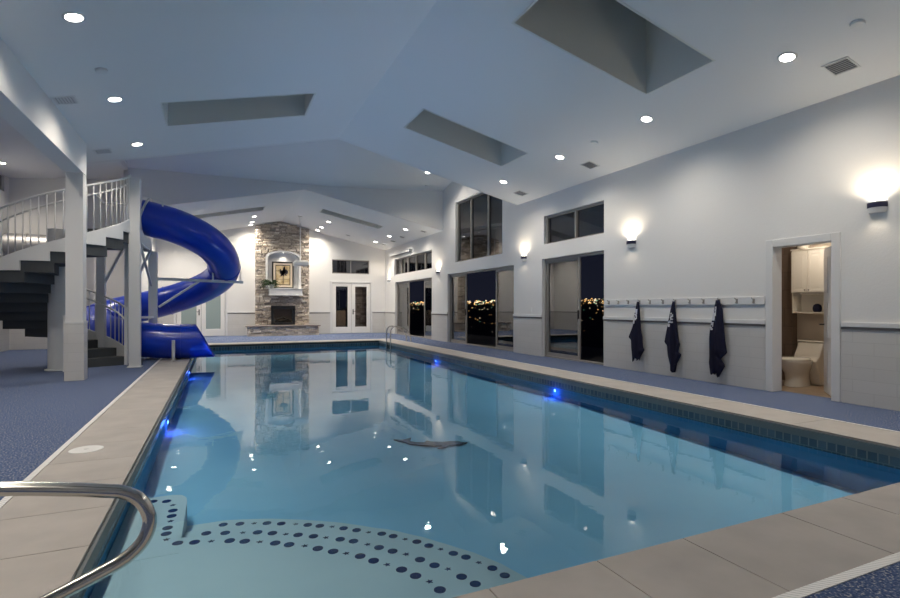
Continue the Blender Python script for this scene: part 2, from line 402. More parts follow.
f.panel((XW, 0, 0), (0, 1, 0), (0, 0, 1), (-tt, 0, 0), (YB, 18.58), (0, 5.4), [LWIN])
struct(f.build('wall_left', M['wall']), 'outer white wall of the side aisle behind the stair', 'wall')
f = MB(); f.box(XW, XL - .18, 18.4, 18.58, 0, 5.6); f.box(-4.25, -3.6, 18.2, 18.4, 0, 5.2)
struct(f.build('wall_aisle', M['wall']), 'white wall closing the side aisle behind the spiral stair', 'wall')
f = MB(); f.box(XW, XR + .2, YB - .18, YB, 0, 5.6)
struct(f.build('wall_back', M['wall']))
# gable faces over the step in the roof
f = MB()
pr = lambda y: (lambda p: (p[0], y, p[1]))
f.prism([(XL, EV), (XC, EV + K1 * 4.78), (XR, EV), (XR, 6.2), (XL, 6.2)], pr(Y1), pr(Y1 + .12))
struct(f.build('wall_gable_near', M['wall']))
f = MB(); f.prism([(XL, EF), (XC, EF + K2 * 4.78), (XR, EF), (XR, 6.2), (XL, 6.2)], pr(Y2), pr(Y2 + .12))
struct(f.build('wall_gable', M['wall']), 'broad upper wall over the lower fireplace gable', 'wall')
f = MB(); f.box(XL - .12, XL, YB, Y1, EV - .02, 5.4); f.box(XL - .12, XL, Y1, Y2, 5.12, 6.2)
struct(f.build('wall_over_beam', M['wall']))
f = MB(); f.box(XL - .03, -2.04, YB, 10.5, 3.45, 4.2)
struct(f.build('beam', M['wall'], bevel=.004), 'deep white boxed beam running to the square column', 'beam')

# wainscot, rail, baseboard pieces
def wains(name, axis, c, a0, a1, sgn, mats=True):
    """tile wainscot with white cap and dark stripe on a wall plane"""
    o = MB(); t = .012
    def bx(mb, d0, d1, z0, z1):
        lo, hi = sorted((c + sgn * d0, c + sgn * d1))
        if axis == 'x': mb.box(lo, hi, a0, a1, z0, z1)
        else: mb.box(a0, a1, lo, hi, z0, z1)
    bx(o, 0, t, 0, .935)
    w = struct(o.build(name, M['wains']))
    r_ = MB(); bx(r_, 0, .022, .935, .968); r_.build('dark_stripe', M['dark_rail'], w)
    r_ = MB(); bx(r_, 0, .028, .968, 1.03); r_.build('chair_rail', M['trimw'], w, bevel=.004)
    return w
n_tr = 2
for a0, a1 in ((YB, 3.9), (4.90, 8.34), (10.56, 11.89), (16.25, 17.71), (22.05, 23.6)):
    wains(f'trim_{n_tr}', 'x', XR, a0, a1, -1)['label'] = 'pale tile wainscot with a dark striped rail on the right wall'; n_tr += 1
for a0, a1 in ((XL, -1.64), (.37, 1.46), (3.69, 4.67), (6.66, XR - .03)):
    wains(f'trim_{n_tr}', 'y', YF, a0, a1, -1); n_tr += 1
wains(f'trim_{n_tr}', 'x', XW, YB, 18.4, 1); n_tr += 1
wains(f'trim_{n_tr}', 'y', 18.4, XW + .03, -4.25, -1); n_tr += 1
wains(f'trim_{n_tr}', 'y', 18.4, -3.6, XL - .18, -1); n_tr += 1
wains(f'trim_{n_tr}', 'x', XL, 17.2, YF - .03, 1); n_tr += 1

# ------------------------------------------------------------------ ceilings with skylight wells
def slope(mb, xa, za, xb, zb, y0, y1, holes):
    A = V((xb - xa, 0, zb - za)); Ln = A.length; A.normalize(); c = A.x
    hs = [(abs(h[0] - xa) / abs(c), abs(h[1] - xa) / abs(c), h[2], h[3]) for h in holes]
    hs = [(min(h[0], h[1]) - .025, max(h[0], h[1]) + .025, h[2] - .025, h[3] + .025) for h in hs]
    mb.panel((xa, 0, za), A, (0, 1, 0), (0, 0, .15), (0, Ln), (y0, y1), hs)
SKL, SKR = (-.77, 1.48), (3.44, 5.67)
f = MB(); zr = EV + K1 * 4.78
slope(f, XL, EV, XC, zr, YB, Y1, [(*SKL, 8.82, 9.88), (*SKL, 4.5, 5.6), (*SKL, .2, 1.3)])
slope(f, XR, EV, XC, zr, YB, Y1, [(*SKR, 8.74, 9.78), (*SKR, 4.5, 5.6), (*SKR, .2, 1.3)])
struct(f.build('ceiling', M['ceil']), 'sloped white main ceiling with cut skylight wells', 'ceiling')
f = MB(); zf = EF + K2 * 4.78
slope(f, XL, EF, XC, zf, Y2 + .1, YF, [(*SKL, 18.95, 19.65)]); slope(f, XR, EF, XC, zf, Y2 + .1, YF, [(*SKR, 18.65, 19.3)])
struct(f.build('ceiling_fireplace', M['ceil']), 'lower sloped white ceiling in front of the fireplace', 'ceiling')
f = MB(); T_ = V((0, 0, .12))
P = [V(p) for p in ((XL, 14.14, 5.94), (3.3, 14.14, 5.94), (XR, 14.14, 5.94), (XL, Y2, 5.10), (3.3, Y2, 5.12), (XR, Y2, 5.32), (XL, Y1 + .1, 5.3), (XR, Y1 + .1, 5.3))]
f.add(P + [p + T_ for p in P], [(0, 1, 4, 3), (1, 5, 4), (1, 2, 5), (6, 7, 2, 1, 0), (8, 11, 12, 9), (9, 12, 13), (9, 13, 10), (14, 8, 9, 10, 15)])
struct(f.build('ceiling_cross', M['ceil']), 'high cross gable ceiling above the tall three pane window', 'ceiling')
f = MB(); f.panel((XW, 0, 4.88), V((3.12, 0, .27)).normalized(), (0, 1, 0), (0, 0, .12), (0, V((3.12, 0, .27)).length + .05), (YB, 18.5))
struct(f.build('ceiling_aisle', M['ceil']), 'ceiling of the side aisle over the spiral stair', 'ceiling')
def zmain(x): return EV + K1 * (4.78 - abs(x - XC))
def zfar(x): return EF + K2 * (4.78 - abs(x - XC))
skn = [0]
def skylight(xs, y0, y1, zfn, label):
    x0, x1 = xs; za, zb = zfn(x0) - .004, zfn(x1) - .004; H = 1.2; t = .03
    th = thing('skylight', ((x0 + x1) / 2, (y0 + y1) / 2, min(za, zb)), label, 'skylight', 'skylights in the sloped ceilings', 'structure')
    s = MB()
    a = [V((x0, y0, za)), V((x1, y0, zb)), V((x1, y1, zb)), V((x0, y1, za))]
    top = [p + V((0, 0, H)) for p in a]
    out_ = [V((x0 - t, y0 - t, za)), V((x1 + t, y0 - t, zb)), V((x1 + t, y1 + t, zb)), V((x0 - t, y1 + t, za))]
    ot = [p + V((0, 0, H)) for p in out_]
    vs = a + top + out_ + ot
    fs = []
    for k in range(4):
        j = (k + 1) % 4
        fs += [(k, j, j + 4, k + 4), (k + 8, k + 12, j + 12, j + 8), (k + 4, j + 4, j + 12, k + 12), (k, k + 8, j + 8, j)]
    s.add(vs, fs); s.build('shaft', M['shaft'], th)
    s = MB(); s.add([p + V((0, 0, -.0)) for p in top] + [p + V((0, 0, .03)) for p in top], [(0, 1, 2, 3), (7, 6, 5, 4), (0, 4, 5, 1), (1, 5, 6, 2), (2, 6, 7, 3), (3, 7, 4, 0)]); s.build('pane', M['skyglass'], th)
skylight(SKR, 4.5, 5.6, zmain, 'large skylight well cut in the right ceiling slope, the one running off the top of the picture')
skylight(SKR, 8.74, 9.78, zmain, 'skylight well on the right ceiling slope, nearest the tall window')
skylight(SKL, 8.82, 9.88, zmain, 'shallow looking skylight well on the left ceiling slope over the slide side')
skylight(SKL, 4.5, 5.6, zmain, 'skylight well on the left ceiling slope, above the top edge of the picture')
skylight(SKL, .2, 1.3, zmain, 'skylight well on the left slope over the near pool end')
skylight(SKR, .2, 1.3, zmain, 'skylight well on the right slope over the near pool end')
skylight(SKL, 18.95, 19.65, zfar, 'narrow skylight well left of the fireplace ridge')
skylight(SKR, 18.65, 19.3, zfar, 'narrow skylight well right of the fireplace ridge')

# ------------------------------------------------------------------ sliding doors and windows
def opening_frame(mb, x, y0, y1, z0, z1, w=.06, d=.09, bottom=True):
    mb.box(x, x + d, y0, y0 + w, z0, z1); mb.box(x, x + d, y1 - w, y1, z0, z1); mb.box(x, x + d, y0 + w, y1 - w, z1 - w, z1)
    if bottom: mb.box(x, x + d, y0 + w, y1 - w, z0, z0 + w * .6)
XG = XR + .10
def slider(n, hole, panels, label):
    y0, y1, z0, z1 = hole
    th = thing(f'door_{n}', (XG, (y0 + y1) / 2, 0), label, 'sliding door', None, 'structure')
    fr = MB(); opening_frame(fr, XG - .03, y0, y1, z0, z1, .055, .12); fr.build('frame', M['alu'], th, bevel=.003)
    for i, (a, b, dx) in enumerate(panels):
        p = MB(); w = .06; zz0, zz1 = z0 + .035, z1 - .055; x = XG + dx
        p.box(x, x + .04, a, a + w, zz0, zz1); p.box(x, x + .04, b - w, b, zz0, zz1)
        p.box(x, x + .04, a + w, b - w, zz1 - w, zz1); p.box(x, x + .04, a + w, b - w, zz0, zz0 + w * 1.3)
        sp = p.build('sliding_panel', M['alu'], th)
        q = MB(); q.box(x + .016, x + .024, a + w, b - w, zz0 + w, zz1 - w); q.build('pane', M['glass'], sp)
        q = MB(); q.box(x - .03, x, a + .02, a + .04, .95, 1.15); q.build('handle', M['black'], sp)
slider(1, D1, [(9.25, 10.5, 0)], 'sliding door beside the towel rail, its right half slid open to the night')
slider(2, D2, [(15.0, 16.2, 0), (11.95, 13.05, 0)], 'wide sliding door under the tall window, open in the middle')
slider(3, D3, [(20.5, 22.0, 0), (17.76, 18.75, 0)], 'farthest sliding door on the right wall, open in the middle')
def window(n, hole, mull, label, w=.05):
    y0, y1, z0, z1 = hole
    th = thing(f'window_{n}', (XG, (y0 + y1) / 2, z0), label, 'window', None, 'structure')
    fr = MB(); opening_frame(fr, XG - .03, y0, y1, z0, z1, w, .1); 
    for m_ in mull: fr.box(XG - .03, XG + .07, m_ - w / 2, m_ + w / 2, z0 + w * .6, z1 - w)
    fr.build('frame', M['alu'], th)
    ed = [y0 + w] + [m_ for m_ in sorted(mull)] + [y1 - w]
    for a, b in zip(ed, ed[1:]):
        q = MB(); q.box(XG + .016, XG + .024, a + w / 2, b - w / 2, z0 + w * .6, z1 - w); q.build('pane', M['glass'], th)
window(1, W1, [9.36], 'two pane high window above the nearest sliding door')
window(2, WT, [13.46, 14.6], 'tall three pane window rising into the cross gable', .055)
window(3, W3, [18.6, 19.6, 20.6, 21.4], 'long five pane high window above the farthest sliding door')
# far wall high window
th = thing('window_4', (5.63, YF, 2.76), 'two pane high window above the right french doors', 'window', None, 'structure')
fr = MB(); a, b, z0, z1 = FW
fr.box(a, b, YF + .03, YF + .1, z0, z0 + .04); fr.box(a, b, YF + .03, YF + .1, z1 - .04, z1)
for x in (a, (a + b) / 2 - .02, b - .04): fr.box(x, x + .04, YF + .03, YF + .1, z0, z1)
fr.build('frame', M['alu'], th)
for x0_, x1_ in ((a + .04, (a + b) / 2 - .02), ((a + b) / 2 + .02, b - .04)):
    q = MB(); q.box(x0_, x1_, YF + .06, YF + .068, z0 + .04, z1 - .04); q.build('pane', M['glass'], th)
th = thing('window_5', (XW, 17.5, 4.42), 'small high window in the outer wall above the stair', 'window', None, 'structure')
q = MB(); q.box(XW - .1, XW - .09, LWIN[0], LWIN[1], LWIN[2], LWIN[3]); q.build('pane', M['glass'], th)
fr = MB()
for zz in (LWIN[2], LWIN[3] - .04): fr.box(XW - .13, XW - .06, LWIN[0], LWIN[1], zz, zz + .04)
for yy in (LWIN[0], LWIN[1] - .04): fr.box(XW - .13, XW - .06, yy, yy + .04, LWIN[2], LWIN[3])
fr.build('frame', M['alu'], th)
# french doors on the far wall
def french(n, x0, x1, h, label, g1, g2):
    th = thing(f'door_{n}', ((x0 + x1) / 2, YF, 0), label, 'french doors', None, 'structure')
    c = MB(); w = .09
    c.box(x0 - w, x0, YF - .03, YF + .1, 0, h + w); c.box(x1, x1 + w, YF - .03, YF + .1, 0, h + w); c.box(x0, x1, YF - .03, YF + .1, h, h + w)
    c.build('casing', M['trimw'], th, bevel=.005)
    xm = (x0 + x1) / 2
    for i, (a, b, gm) in enumerate(((x0 + .01, xm - .006, g1), (xm + .006, x1 - .01, g2))):
        p = MB(); s_ = .17
        p.box(a, a + s_, YF, YF + .045, .01, h - .01); p.box(b - s_, b, YF, YF + .045, .01, h - .01)
        p.box(a + s_, b - s_, YF, YF + .045, h - .17, h - .01); p.box(a + s_, b - s_, YF, YF + .045, .01, .30)
        lf = p.build('door_leaf', M['door'], th, bevel=.004)
        q = MB(); q.box(a + s_, b - s_, YF + .018, YF + .026, .30, h - .17); q.build('pane', gm, lf)
        if i == 0 if n == 5 else i == 1:
            hx = a + .07 if i else b - .07
            hh = MB(); hh.box(hx - .02, hx + .02, YF - .012, YF, .88, 1.12); hh.bar((hx, YF - .05, 1.02), (hx + .1 * (1 if i else -1), YF - .05, 1.02), .018); hh.bar((hx, YF, 1.02), (hx, YF - .055, 1.02), .018)
            hh.build('handle', M['black'], lf)
french(4, FDR[0], FDR[1], FDR[3], 'white french doors to the right of the fireplace', M['glass_clear'], M['glass_clear'])
french(5, FDL[0], FDL[1], FDL[3], 'white french doors with grey panes, partly behind the blue slide', M['frosted'], M['frosted'])
# outside, behind the right french doors
f = MB(); f.box(4.3, 5.75, 25.2, 25.4, -.1, 1.05)
tag(f.build('patio_wall', M['beige']), 'low beige wall seen through the left pane of the right french doors', 'wall', kind='structure')

f = MB(); rz = random.Random(4)  # added pier, stands in for stone reflected in the right door pane
for k in range(22):
    x = 5.95
    while x < 6.7:
        x2 = min(x + rz.uniform(.12, .35), 6.7); f.box(x, x2 - .01, 24.9 + rz.uniform(-.03, .02), 25.3, -.1 + k * .115, -.1 + k * .115 + .105); x = x2
tag(f.build('added_stone_pier', M['stone']), 'dark stone pier added outside to imitate stone reflected in the right pane of the right french doors', 'pier', kind='structure')
pl = thing('patio_fill_light', (5.2, YF + .19, 2.6), 'added unseen fill light above the right french doors, on the patio side', 'wall light')  # added lamp, brightens the wall and pier behind the glass
f = MB(); f.box(5.1, 5.3, YF + .18, YF + .30, 2.5, 2.62); f.build('housing', M['black'], pl)
f = MB(); f.box(5.12, 5.28, YF + .2, YF + .29, 2.485, 2.5); f.build('lens', M['lamp'], pl)
lamp('bulb', 'SPOT', (0, .08, -.14), 45, (1, .8, .6), pl, (R(30), 0, 0), spot_size=R(140), spot_blend=.8, shadow_soft_size=.05)

# door opening to the bathroom
th = thing('door_6', (XR, 4.4, 0), 'white cased doorway to the small bathroom, its panelled door standing ajar', 'door', None, 'structure')
c = MB(); w = .105
c.box(XR - .02, XR + tt + .01, BD[0] - w, BD[0], 0, BD[3] + w); c.box(XR - .02, XR + tt + .01, BD[1], BD[1] + w, 0, BD[3] + w); c.box(XR - .02, XR + tt + .01, BD[0], BD[1], BD[3], BD[3] + w)
c.build('casing', M['trimw'], th, bevel=.006)
hx, hy = XR + .16, BD[0] + .03; dx, dy = math.cos(R(38)), math.sin(R(38)); nx, ny = -dy, dx
def dpt(s, n_, z): return (hx + dx * s + nx * n_, hy + dy * s + ny * n_, z)
def dbox(mb, s0, s1, n0, n1, z0, z1):
    vs = [dpt(s, n_, z) for z in (z0, z1) for n_ in (n0, n1) for s in (s0, s1)]
    mb.add(vs, [(0, 2, 3, 1), (4, 5, 7, 6), (0, 1, 5, 4), (2, 6, 7, 3), (0, 4, 6, 2), (1, 3, 7, 5)])
p = MB(); dbox(p, 0, .70, 0, .035, .01, 2.05)
for z0, z1 in ((.15, .62), (.80, 1.28), (1.42, 1.92)):
    dbox(p, .11, .33, .035, .042, z0, z1); dbox(p, .38, .60, .035, .042, z0, z1)
lf = p.build('door_leaf', M['door'], th, bevel=.004)
hh = MB(); hh.tube([dpt(.64, .035, .97), dpt(.64, .09, .97), dpt(.55, .09, .97)], .011); hh.build('handle', M['black'], lf)

# ------------------------------------------------------------------ bathroom
f = MB(); f.box(XR + tt, 8.9, 3.4, 5.75, -.1, -.001)
struct(f.build('floor_bathroom', M['bathfloor']), 'tan tiled floor of the small bathroom', 'floor')
f = MB(); f.box(8.75, 8.9, 3.4, 5.75, 0, 2.5); f.box(XR + tt, 8.75, 3.3, 3.4, 0, 2.5)
struct(f.build('wall_bathroom', M['bathwall']), 'warm beige bathroom wall behind the toilet', 'wall')
f = MB(); f.box(XR + tt, 8.75, 5.6, 5.75, 0, 2.5); f.box(8.62, 8.75, 5.36, 5.6, 0, 2.5)
struct(f.build('wall_bathroom_side', M['bathtile']), 'dark brown tiled strip of bathroom wall at the left of the doorway', 'wall')
f = MB(); f.box(XR + tt, 8.9, 3.3, 5.75, 2.5, 2.6)
struct(f.build('ceiling_bathroom', M['bathwall']))
lt = thing('ceiling_light', (8.1, 4.7, 2.5), 'small round bathroom ceiling light', 'light')
f = MB(); f.lathe((8.1, 4.7, 2.45), [(.10, 0), (.12, .02), (.12, .05)]); f.build('diffuser', M['lamp'], lt)
lamp('bulb', 'AREA', (0, 0, -.06), 4.5, (1, .80, .58), lt, shape='DISK', size=.3)
# toilet, facing the doorway (-x)
tl = thing('toilet', (8.3, 5.02, 0), 'cream one piece toilet seen through the bathroom doorway', 'toilet')
def ell_loft(rings, n=28):
    """rings: (cx, cy, z, rx_front, rx_back, ry)"""
    mb = MB(); vs = []
    for cx, cy, z, rf, rb, ry in rings:
        for k in range(n):
            a = k * 2 * PI / n; c_, s_ = math.cos(a), math.sin(a); vs.append((cx + (rb if c_ > 0 else rf) * c_, cy + ry * s_, z))
    m = len(rings)
    fs = [(i * n + k, i * n + (k + 1) % n, (i + 1) * n + (k + 1) % n, (i + 1) * n + k) for i in range(m - 1) for k in range(n)]
    fs += [tuple(range(n - 1, -1, -1)), tuple((m - 1) * n + k for k in range(n))]
    return mb.add(vs, fs)
cx, cy = 8.15, 5.02
ell_loft([(cx, cy, 0, .19, .34, .13), (cx, cy, .03, .19, .34, .13), (cx, cy, .10, .165, .32, .115), (cx, cy, .20, .18, .30, .125), (cx, cy, .28, .25, .30, .165), (cx, cy, .35, .31, .30, .195), (cx, cy, .39, .325, .30, .20), (cx, cy, .40, .315, .30, .195)]).build('bowl', M['ceramic'], tl, smooth='auto')
ell_loft([(cx, cy, .402, .33, .20, .20), (cx, cy, .415, .335, .21, .205), (cx, cy, .43, .33, .21, .20), (cx, cy, .445, .30, .19, .18)]).build('seat_lid', M['ceramic'], tl, smooth='auto')
t = MB(); prof = [(8.33, .38), (8.42, .45), (8.50, .60), (8.53, .66), (8.72, .66), (8.72, .0), (8.45, 0), (8.42, .2)]
t.prism(prof, lambda p: (p[0], cy - .19, p[1]), lambda p: (p[0], cy + .19, p[1])); t.build('tank', M['ceramic'], tl, bevel=.02)
t = MB(); t.box(8.515, 8.735, cy - .2, cy + .2, .66, .69); t.build('tank_lid', M['ceramic'], tl, bevel=.012)
# cabinet over the toilet
cb = thing('wall_cabinet', (8.66, 5.05, 1.12), 'white two door wall cabinet with open shelf above the toilet', 'cabinet')
c = MB(); x0, x1, y0, y1 = 8.52, 8.745, 4.80, 5.30
c.box(x0, x1, y0, y0 + .02, 1.12, 2.13); c.box(x0, x1, y1 - .02, y1, 1.12, 2.13)
for z in (1.12, 1.42, 2.11): c.box(x0, x1, y0 + .02, y1 - .02, z, z + .02)
c.box(x1 - .012, x1, y0 + .02, y1 - .02, 1.14, 2.11); c.box(x0 - .02, x1, y0 - .015, y1 + .015, 2.13, 2.155)
c.build('body', M['cab'], cb, bevel=.003)
for a, b, kx in ((4.805, 5.047, 5.02), (5.053, 5.295, 5.08)):
    d = MB(); d.box(x0 - .018, x0, a, b, 1.45, 2.11); d.box(x0 - .024, x0 - .018, a, a + .045, 1.45, 2.11); d.box(x0 - .024, x0 - .018, b - .045, b, 1.45, 2.11); d.box(x0 - .024, x0 - .018, a + .045, b - .045, 1.45, 1.5); d.box(x0 - .024, x0 - .018, a + .045, b - .045, 2.06, 2.11)
    d.box(x0 - .023, x0 - .018, a + .07, b - .07, 1.53, 2.03)
    dd = d.build('door', M['cab'], cb, bevel=.003)
    k = MB(); k.lathe((x0 - .045, kx, 1.49), [(.004, .022), (.005, .01), (.011, .005), (.009, 0)], 10, 'x'); k.build('knob', M['black'], dd)
f = MB(); f.lathe((8.62, 4.97, 1.14), [(.045, 0), (.06, .03), (.062, .07), (.05, .11), (.02, .13)], 14)
tag(f.build('washcloth_roll', M['navycloth'], loc=None), 'small navy rolled cloth on the open cabinet shelf', 'cloth')
f = MB(); f.lathe((8.63, 5.18, 2.155), [(.07, 0), (.08, .02), (.08, .07), (.06, .1)], 16)
tag(f.build('storage_jar', M['cab']), 'small pale jar on top of the bathroom cabinet', 'jar')

# ------------------------------------------------------------------ fireplace
fp = thing('fireplace', (2.57, 23.4, 0), 'tall ledge stone fireplace with an arched white niche and raised hearth', 'fireplace')
SX0, SX1, SY = 1.46, 3.69, 23.2
NX0, NX1, NZ0, NZS, NZA = 1.86, 3.32, 2.02, 3.36, 3.66   # niche, spring and apex
FX0, FX1, FZ0, FZ1 = 2.08, 3.07, .44, 1.27
def arch(x): 
    t_ = (x - (NX0 + NX1) / 2) / ((NX1 - NX0) / 2); return NZS + (NZA - NZS) * math.sqrt(max(0, 1 - t_ * t_ * .98))
s = MB(); rz = random.Random(3); z = .44
s.box(SX0 + .01, SX1 - .01, 23.5, 23.6, 0, 4.7)
while z < 4.95:
    h = rz.uniform(.035, .085); x = SX0 - rz.uniform(0, .02)
    while x < SX1 - .02:
        w = rz.uniform(.09, .34); x2 = min(x + w, SX1 + rz.uniform(-.015, .015))
        if SX1 - x2 < .06: x2 = SX1
        cxm = (x + x2) / 2
        ztop = min(zfar(x), zfar(x2)) - .005
        segs = [(x, x2)]
        def cut(segs, a, b):
            o = []
            for p_, q_ in segs:
                if q_ <= a or p_ >= b: o.append((p_, q_))
                else:
                    if p_ < a: o.append((p_, a))
                    if q_ > b: o.append((b, q_))
            return o
        if z + h > FZ0 and z < FZ1: segs = cut(segs, FX0, FX1)
        if NZ0 - .3 < z + h and z < NZS: segs = cut(segs, NX0 if z > NZ0 - .02 else 9, NX1 if z > NZ0 - .02 else 9)
        elif NZS <= z < NZA:
            xs_ = [NX0 + i * (NX1 - NX0) / 60 for i in range(61) if arch(NX0 + i * (NX1 - NX0) / 60) > z + h * .3]
            if xs_: segs = cut(segs, xs_[0], xs_[-1])
        for p_, q_ in segs:
            if q_ - p_ < .02: continue
            zt = min(z + h, ztop)
            if zt - z > .01:
                d = rz.uniform(-.035, .03); g_ = .004
                y_ = SY + d
                vs = [(p_ + g_, 23.5, z + g_), (q_ - g_, 23.5, z + g_), (q_ - g_, 23.5, zt - g_), (p_ + g_, 23.5, zt - g_)]
                j = lambda: rz.uniform(0, .012)
                vs += [(p_ + g_ + j(), y_ + j(), z + g_ + j() * .6), (q_ - g_ - j(), y_ + j() * 1.6, z + g_ + j() * .6), (q_ - g_ - j(), y_ + j(), zt - g_ - j() * .6), (p_ + g_ + j(), y_ + j() * 1.6, zt - g_ - j() * .6)]
                s.add(vs, [(0, 1, 2, 3), (4, 7, 6, 5), (0, 4, 5, 1), (1, 5, 6, 2), (2, 6, 7, 3), (3, 7, 4, 0)])
        x = x2
    z += h
s.build('chimney_breast', M['stone'], fp)
n_ = MB(); N_ = 32; t = .035
pts = [(NX0, NZ0)] + [(NX0 + (NX1 - NX0) * (1 - math.cos(PI * i / N_)) / 2, arch(NX0 + (NX1 - NX0) * (1 - math.cos(PI * i / N_)) / 2)) for i in range(N_ + 1)] + [(NX1, NZ0)]
cxn, czn = (NX0 + NX1) / 2, 2.7
inn = [(cxn + (p[0] - cxn) * .90, NZ0 if p[1] == NZ0 else czn + (p[1] - czn) * .93) for p in pts]
# splayed plaster reveal: outer edge at the stone face, inner edge at the back
yo, yi = SY - .045, 23.44
m_ = len(pts)
vs = [(p[0], yo, p[1]) for p in pts] + [(p[0], yi, p[1]) for p in inn] + [(p[0], yo, p[1]) for p in inn]
fs = [(i, i + 1, i + 1 + 2 * m_, i + 2 * m_) for i in range(m_ - 1)] + [(i + 2 * m_, i + 1 + 2 * m_, i + 1 + m_, i + m_) for i in range(m_ - 1)]
n_.add(vs, fs); n_.add([(p[0], yi, p[1]) for p in pts] + [(p[0], yi + .03, p[1]) for p in pts], [tuple(range(m_)), tuple(range(2 * m_ - 1, m_ - 1, -1))])
n_.box(NX0, NX1, SY - .04, 23.45, NZ0 - .03, NZ0)
n_.build('arched_niche', M['trimw'], fp)
mt = MB(); mt.box(1.98, 3.34, 22.93, SY + .02, 1.76, 1.99); mt.box(1.95, 3.37, 22.90, SY + .02, 1.99, 2.03); mt.box(1.96, 3.36, 22.91, SY + .02, 1.71, 1.76)
mt.build('mantel_shelf', M['trimw'], fp, bevel=.008)
fb = MB(); fb.box(FX0, FX0 + .10, SY - .05, SY + .05, FZ0 + .02, FZ1); fb.box(FX1 - .10, FX1, SY - .05, SY + .05, FZ0 + .02, FZ1); fb.box(FX0 + .1, FX1 - .1, SY - .05, SY + .05, FZ1 - .13, FZ1); fb.box(FX0 + .1, FX1 - .1, SY - .05, SY + .05, FZ0 + .02, FZ0 + .12)
fbo = fb.build('firebox_surround', M['black'], fp, bevel=.004)
q = MB(); q.box(FX0 + .1, FX1 - .1, 23.44, 23.46, .5, 1.2); q.box(FX0 + .1, FX1 - .1, SY + .05, 23.45, .5, .52); q.build('firebox_back', M['firebox'], fbo)
for a_, b_, r__ in (((2.25, 23.33, .60), (2.92, 23.3, .62), .045), ((2.3, 23.28, .66), (2.6, 23.36, .80), .035), ((2.85, 23.28, .64), (2.55, 23.36, .78), .035), ((2.45, 23.25, .60), (2.8, 23.27, .70), .03)):
    q = MB(); q.tube([a_, b_], r__, 8); q.build('log', M['log'], fbo)
h_ = MB(); rz = random.Random(5)
HX0, HX1, HY0, HY1 = 1.11, 4.02, 22.72, 23.2
z = 0
while z < .385:
    h = min(rz.uniform(.04, .09), .385 - z)
    if .385 - z - h < .03: h = .385 - z
    x = HX0
    while x < HX1:
        w = rz.uniform(.1, .36); x2 = min(x + w, HX1)
        if HX1 - x2 < .06: x2 = HX1
        h_.box(x + .004, x2 - .004, HY0 + rz.uniform(-.02, .02), HY1, z + .003, z + h - .003); x = x2
    z += h
h_.build('hearth', M['stone'], fp)
h_ = MB(); h_.box(HX0 - .06, HX1 + .06, HY0 - .06, HY1, .385, .44); h_.build('hearth_slab', M['slab'], fp, bevel=.008)
nl = thing('niche_fill_light', (2.59, 23.3, 3.6), 'added puck shaped fill light under the crown of the fireplace niche', 'light')  # added lamp, lifts the brightness inside the niche
q = MB(); q.lathe((2.59, 23.3, 3.585), [(.03, 0), (.035, .01), (.035, .05)], 14); q.build('housing', M['plastic'], nl); q = MB(); q.lathe((2.59, 23.3, 3.583), [(.018, 0), (.018, .002)], 14); q.build('lens', M['lamp'], nl)
lamp('bulb', 'SPOT', (0, -.04, -.05), 14, (1, .88, .72), nl, (0, 0, 0), spot_size=R(110), spot_blend=.8, shadow_soft_size=.04)
# picture
pc = thing('framed_picture', (2.58, 23.38, 2.03), 'black framed picture of a dark plant on a gold ground in the fireplace niche', 'picture')
a, b, z0, z1 = 2.13, 3.03, 2.035, 3.19; y0 = 23.33
q = MB(); w = .055
q.box(a, a + w, y0, y0 + .04, z0, z1); q.box(b - w, b, y0, y0 + .04, z0, z1); q.box(a + w, b - w, y0, y0 + .04, z0, z0 + w); q.box(a + w, b - w, y0, y0 + .04, z1 - w, z1)
q.build('frame', M['frame'], pc, bevel=.004)
q = MB(); q.box(a + w, b - w, y0 + .02, y0 + .03, z0 + w, z1 - w); q.build('mat_board', M['matb'], pc)
q = MB(); i1 = .14; w = .03
q.box(a + i1, a + i1 + w, y0 + .012, y0 + .02, z0 + i1, z1 - i1); q.box(b - i1 - w, b - i1, y0 + .012, y0 + .02, z0 + i1, z1 - i1); q.box(a + i1, b - i1, y0 + .012, y0 + .02, z0 + i1, z0 + i1 + w); q.box(a + i1, b - i1, y0 + .012, y0 + .02, z1 - i1 - w, z1 - i1)
q.box(2.575, 2.59, y0 + .010, y0 + .014, z0 + i1, z1 - i1); q.box(a + i1, b - i1, y0 + .010, y0 + .014, 2.42, 2.43); q.box(a + i1, b - i1, y0 + .010, y0 + .014, 2.8, 2.81)
q.build('inner_border', M['frame'], pc)
art = MB(); art.box(a + .165, b - .165, y0 + .014, y0 + .02, z0 + .165, z1 - .165); ao = art.build('painted_sheet', M['gold'], pc)
art = MB(); rz = random.Random(11)
for k in range(40):
    an = rz.uniform(0, 2 * PI); rr = rz.uniform(.01, .17); px, pz = 2.59 + rr * math.cos(an) * .9, 2.72 + rr * math.sin(an) * 1.3; s_ = rz.uniform(.025, .055)
    art.prism([(px + s_ * math.cos(t_ * PI / 3 + an) * (1.5 if t_ % 3 == 0 else .8), pz + s_ * math.sin(t_ * PI / 3 + an) * (1.8 if t_ % 3 == 0 else 1)) for t_ in range(6)], lambda p: (p[0], y0 + .007, p[1]), lambda p: (p[0], y0 + .0135, p[1]))
art.box(2.575, 2.605, y0 + .007, y0 + .0135, 2.25, 2.7)
art.build('painted_plant', M['artdark'], ao)
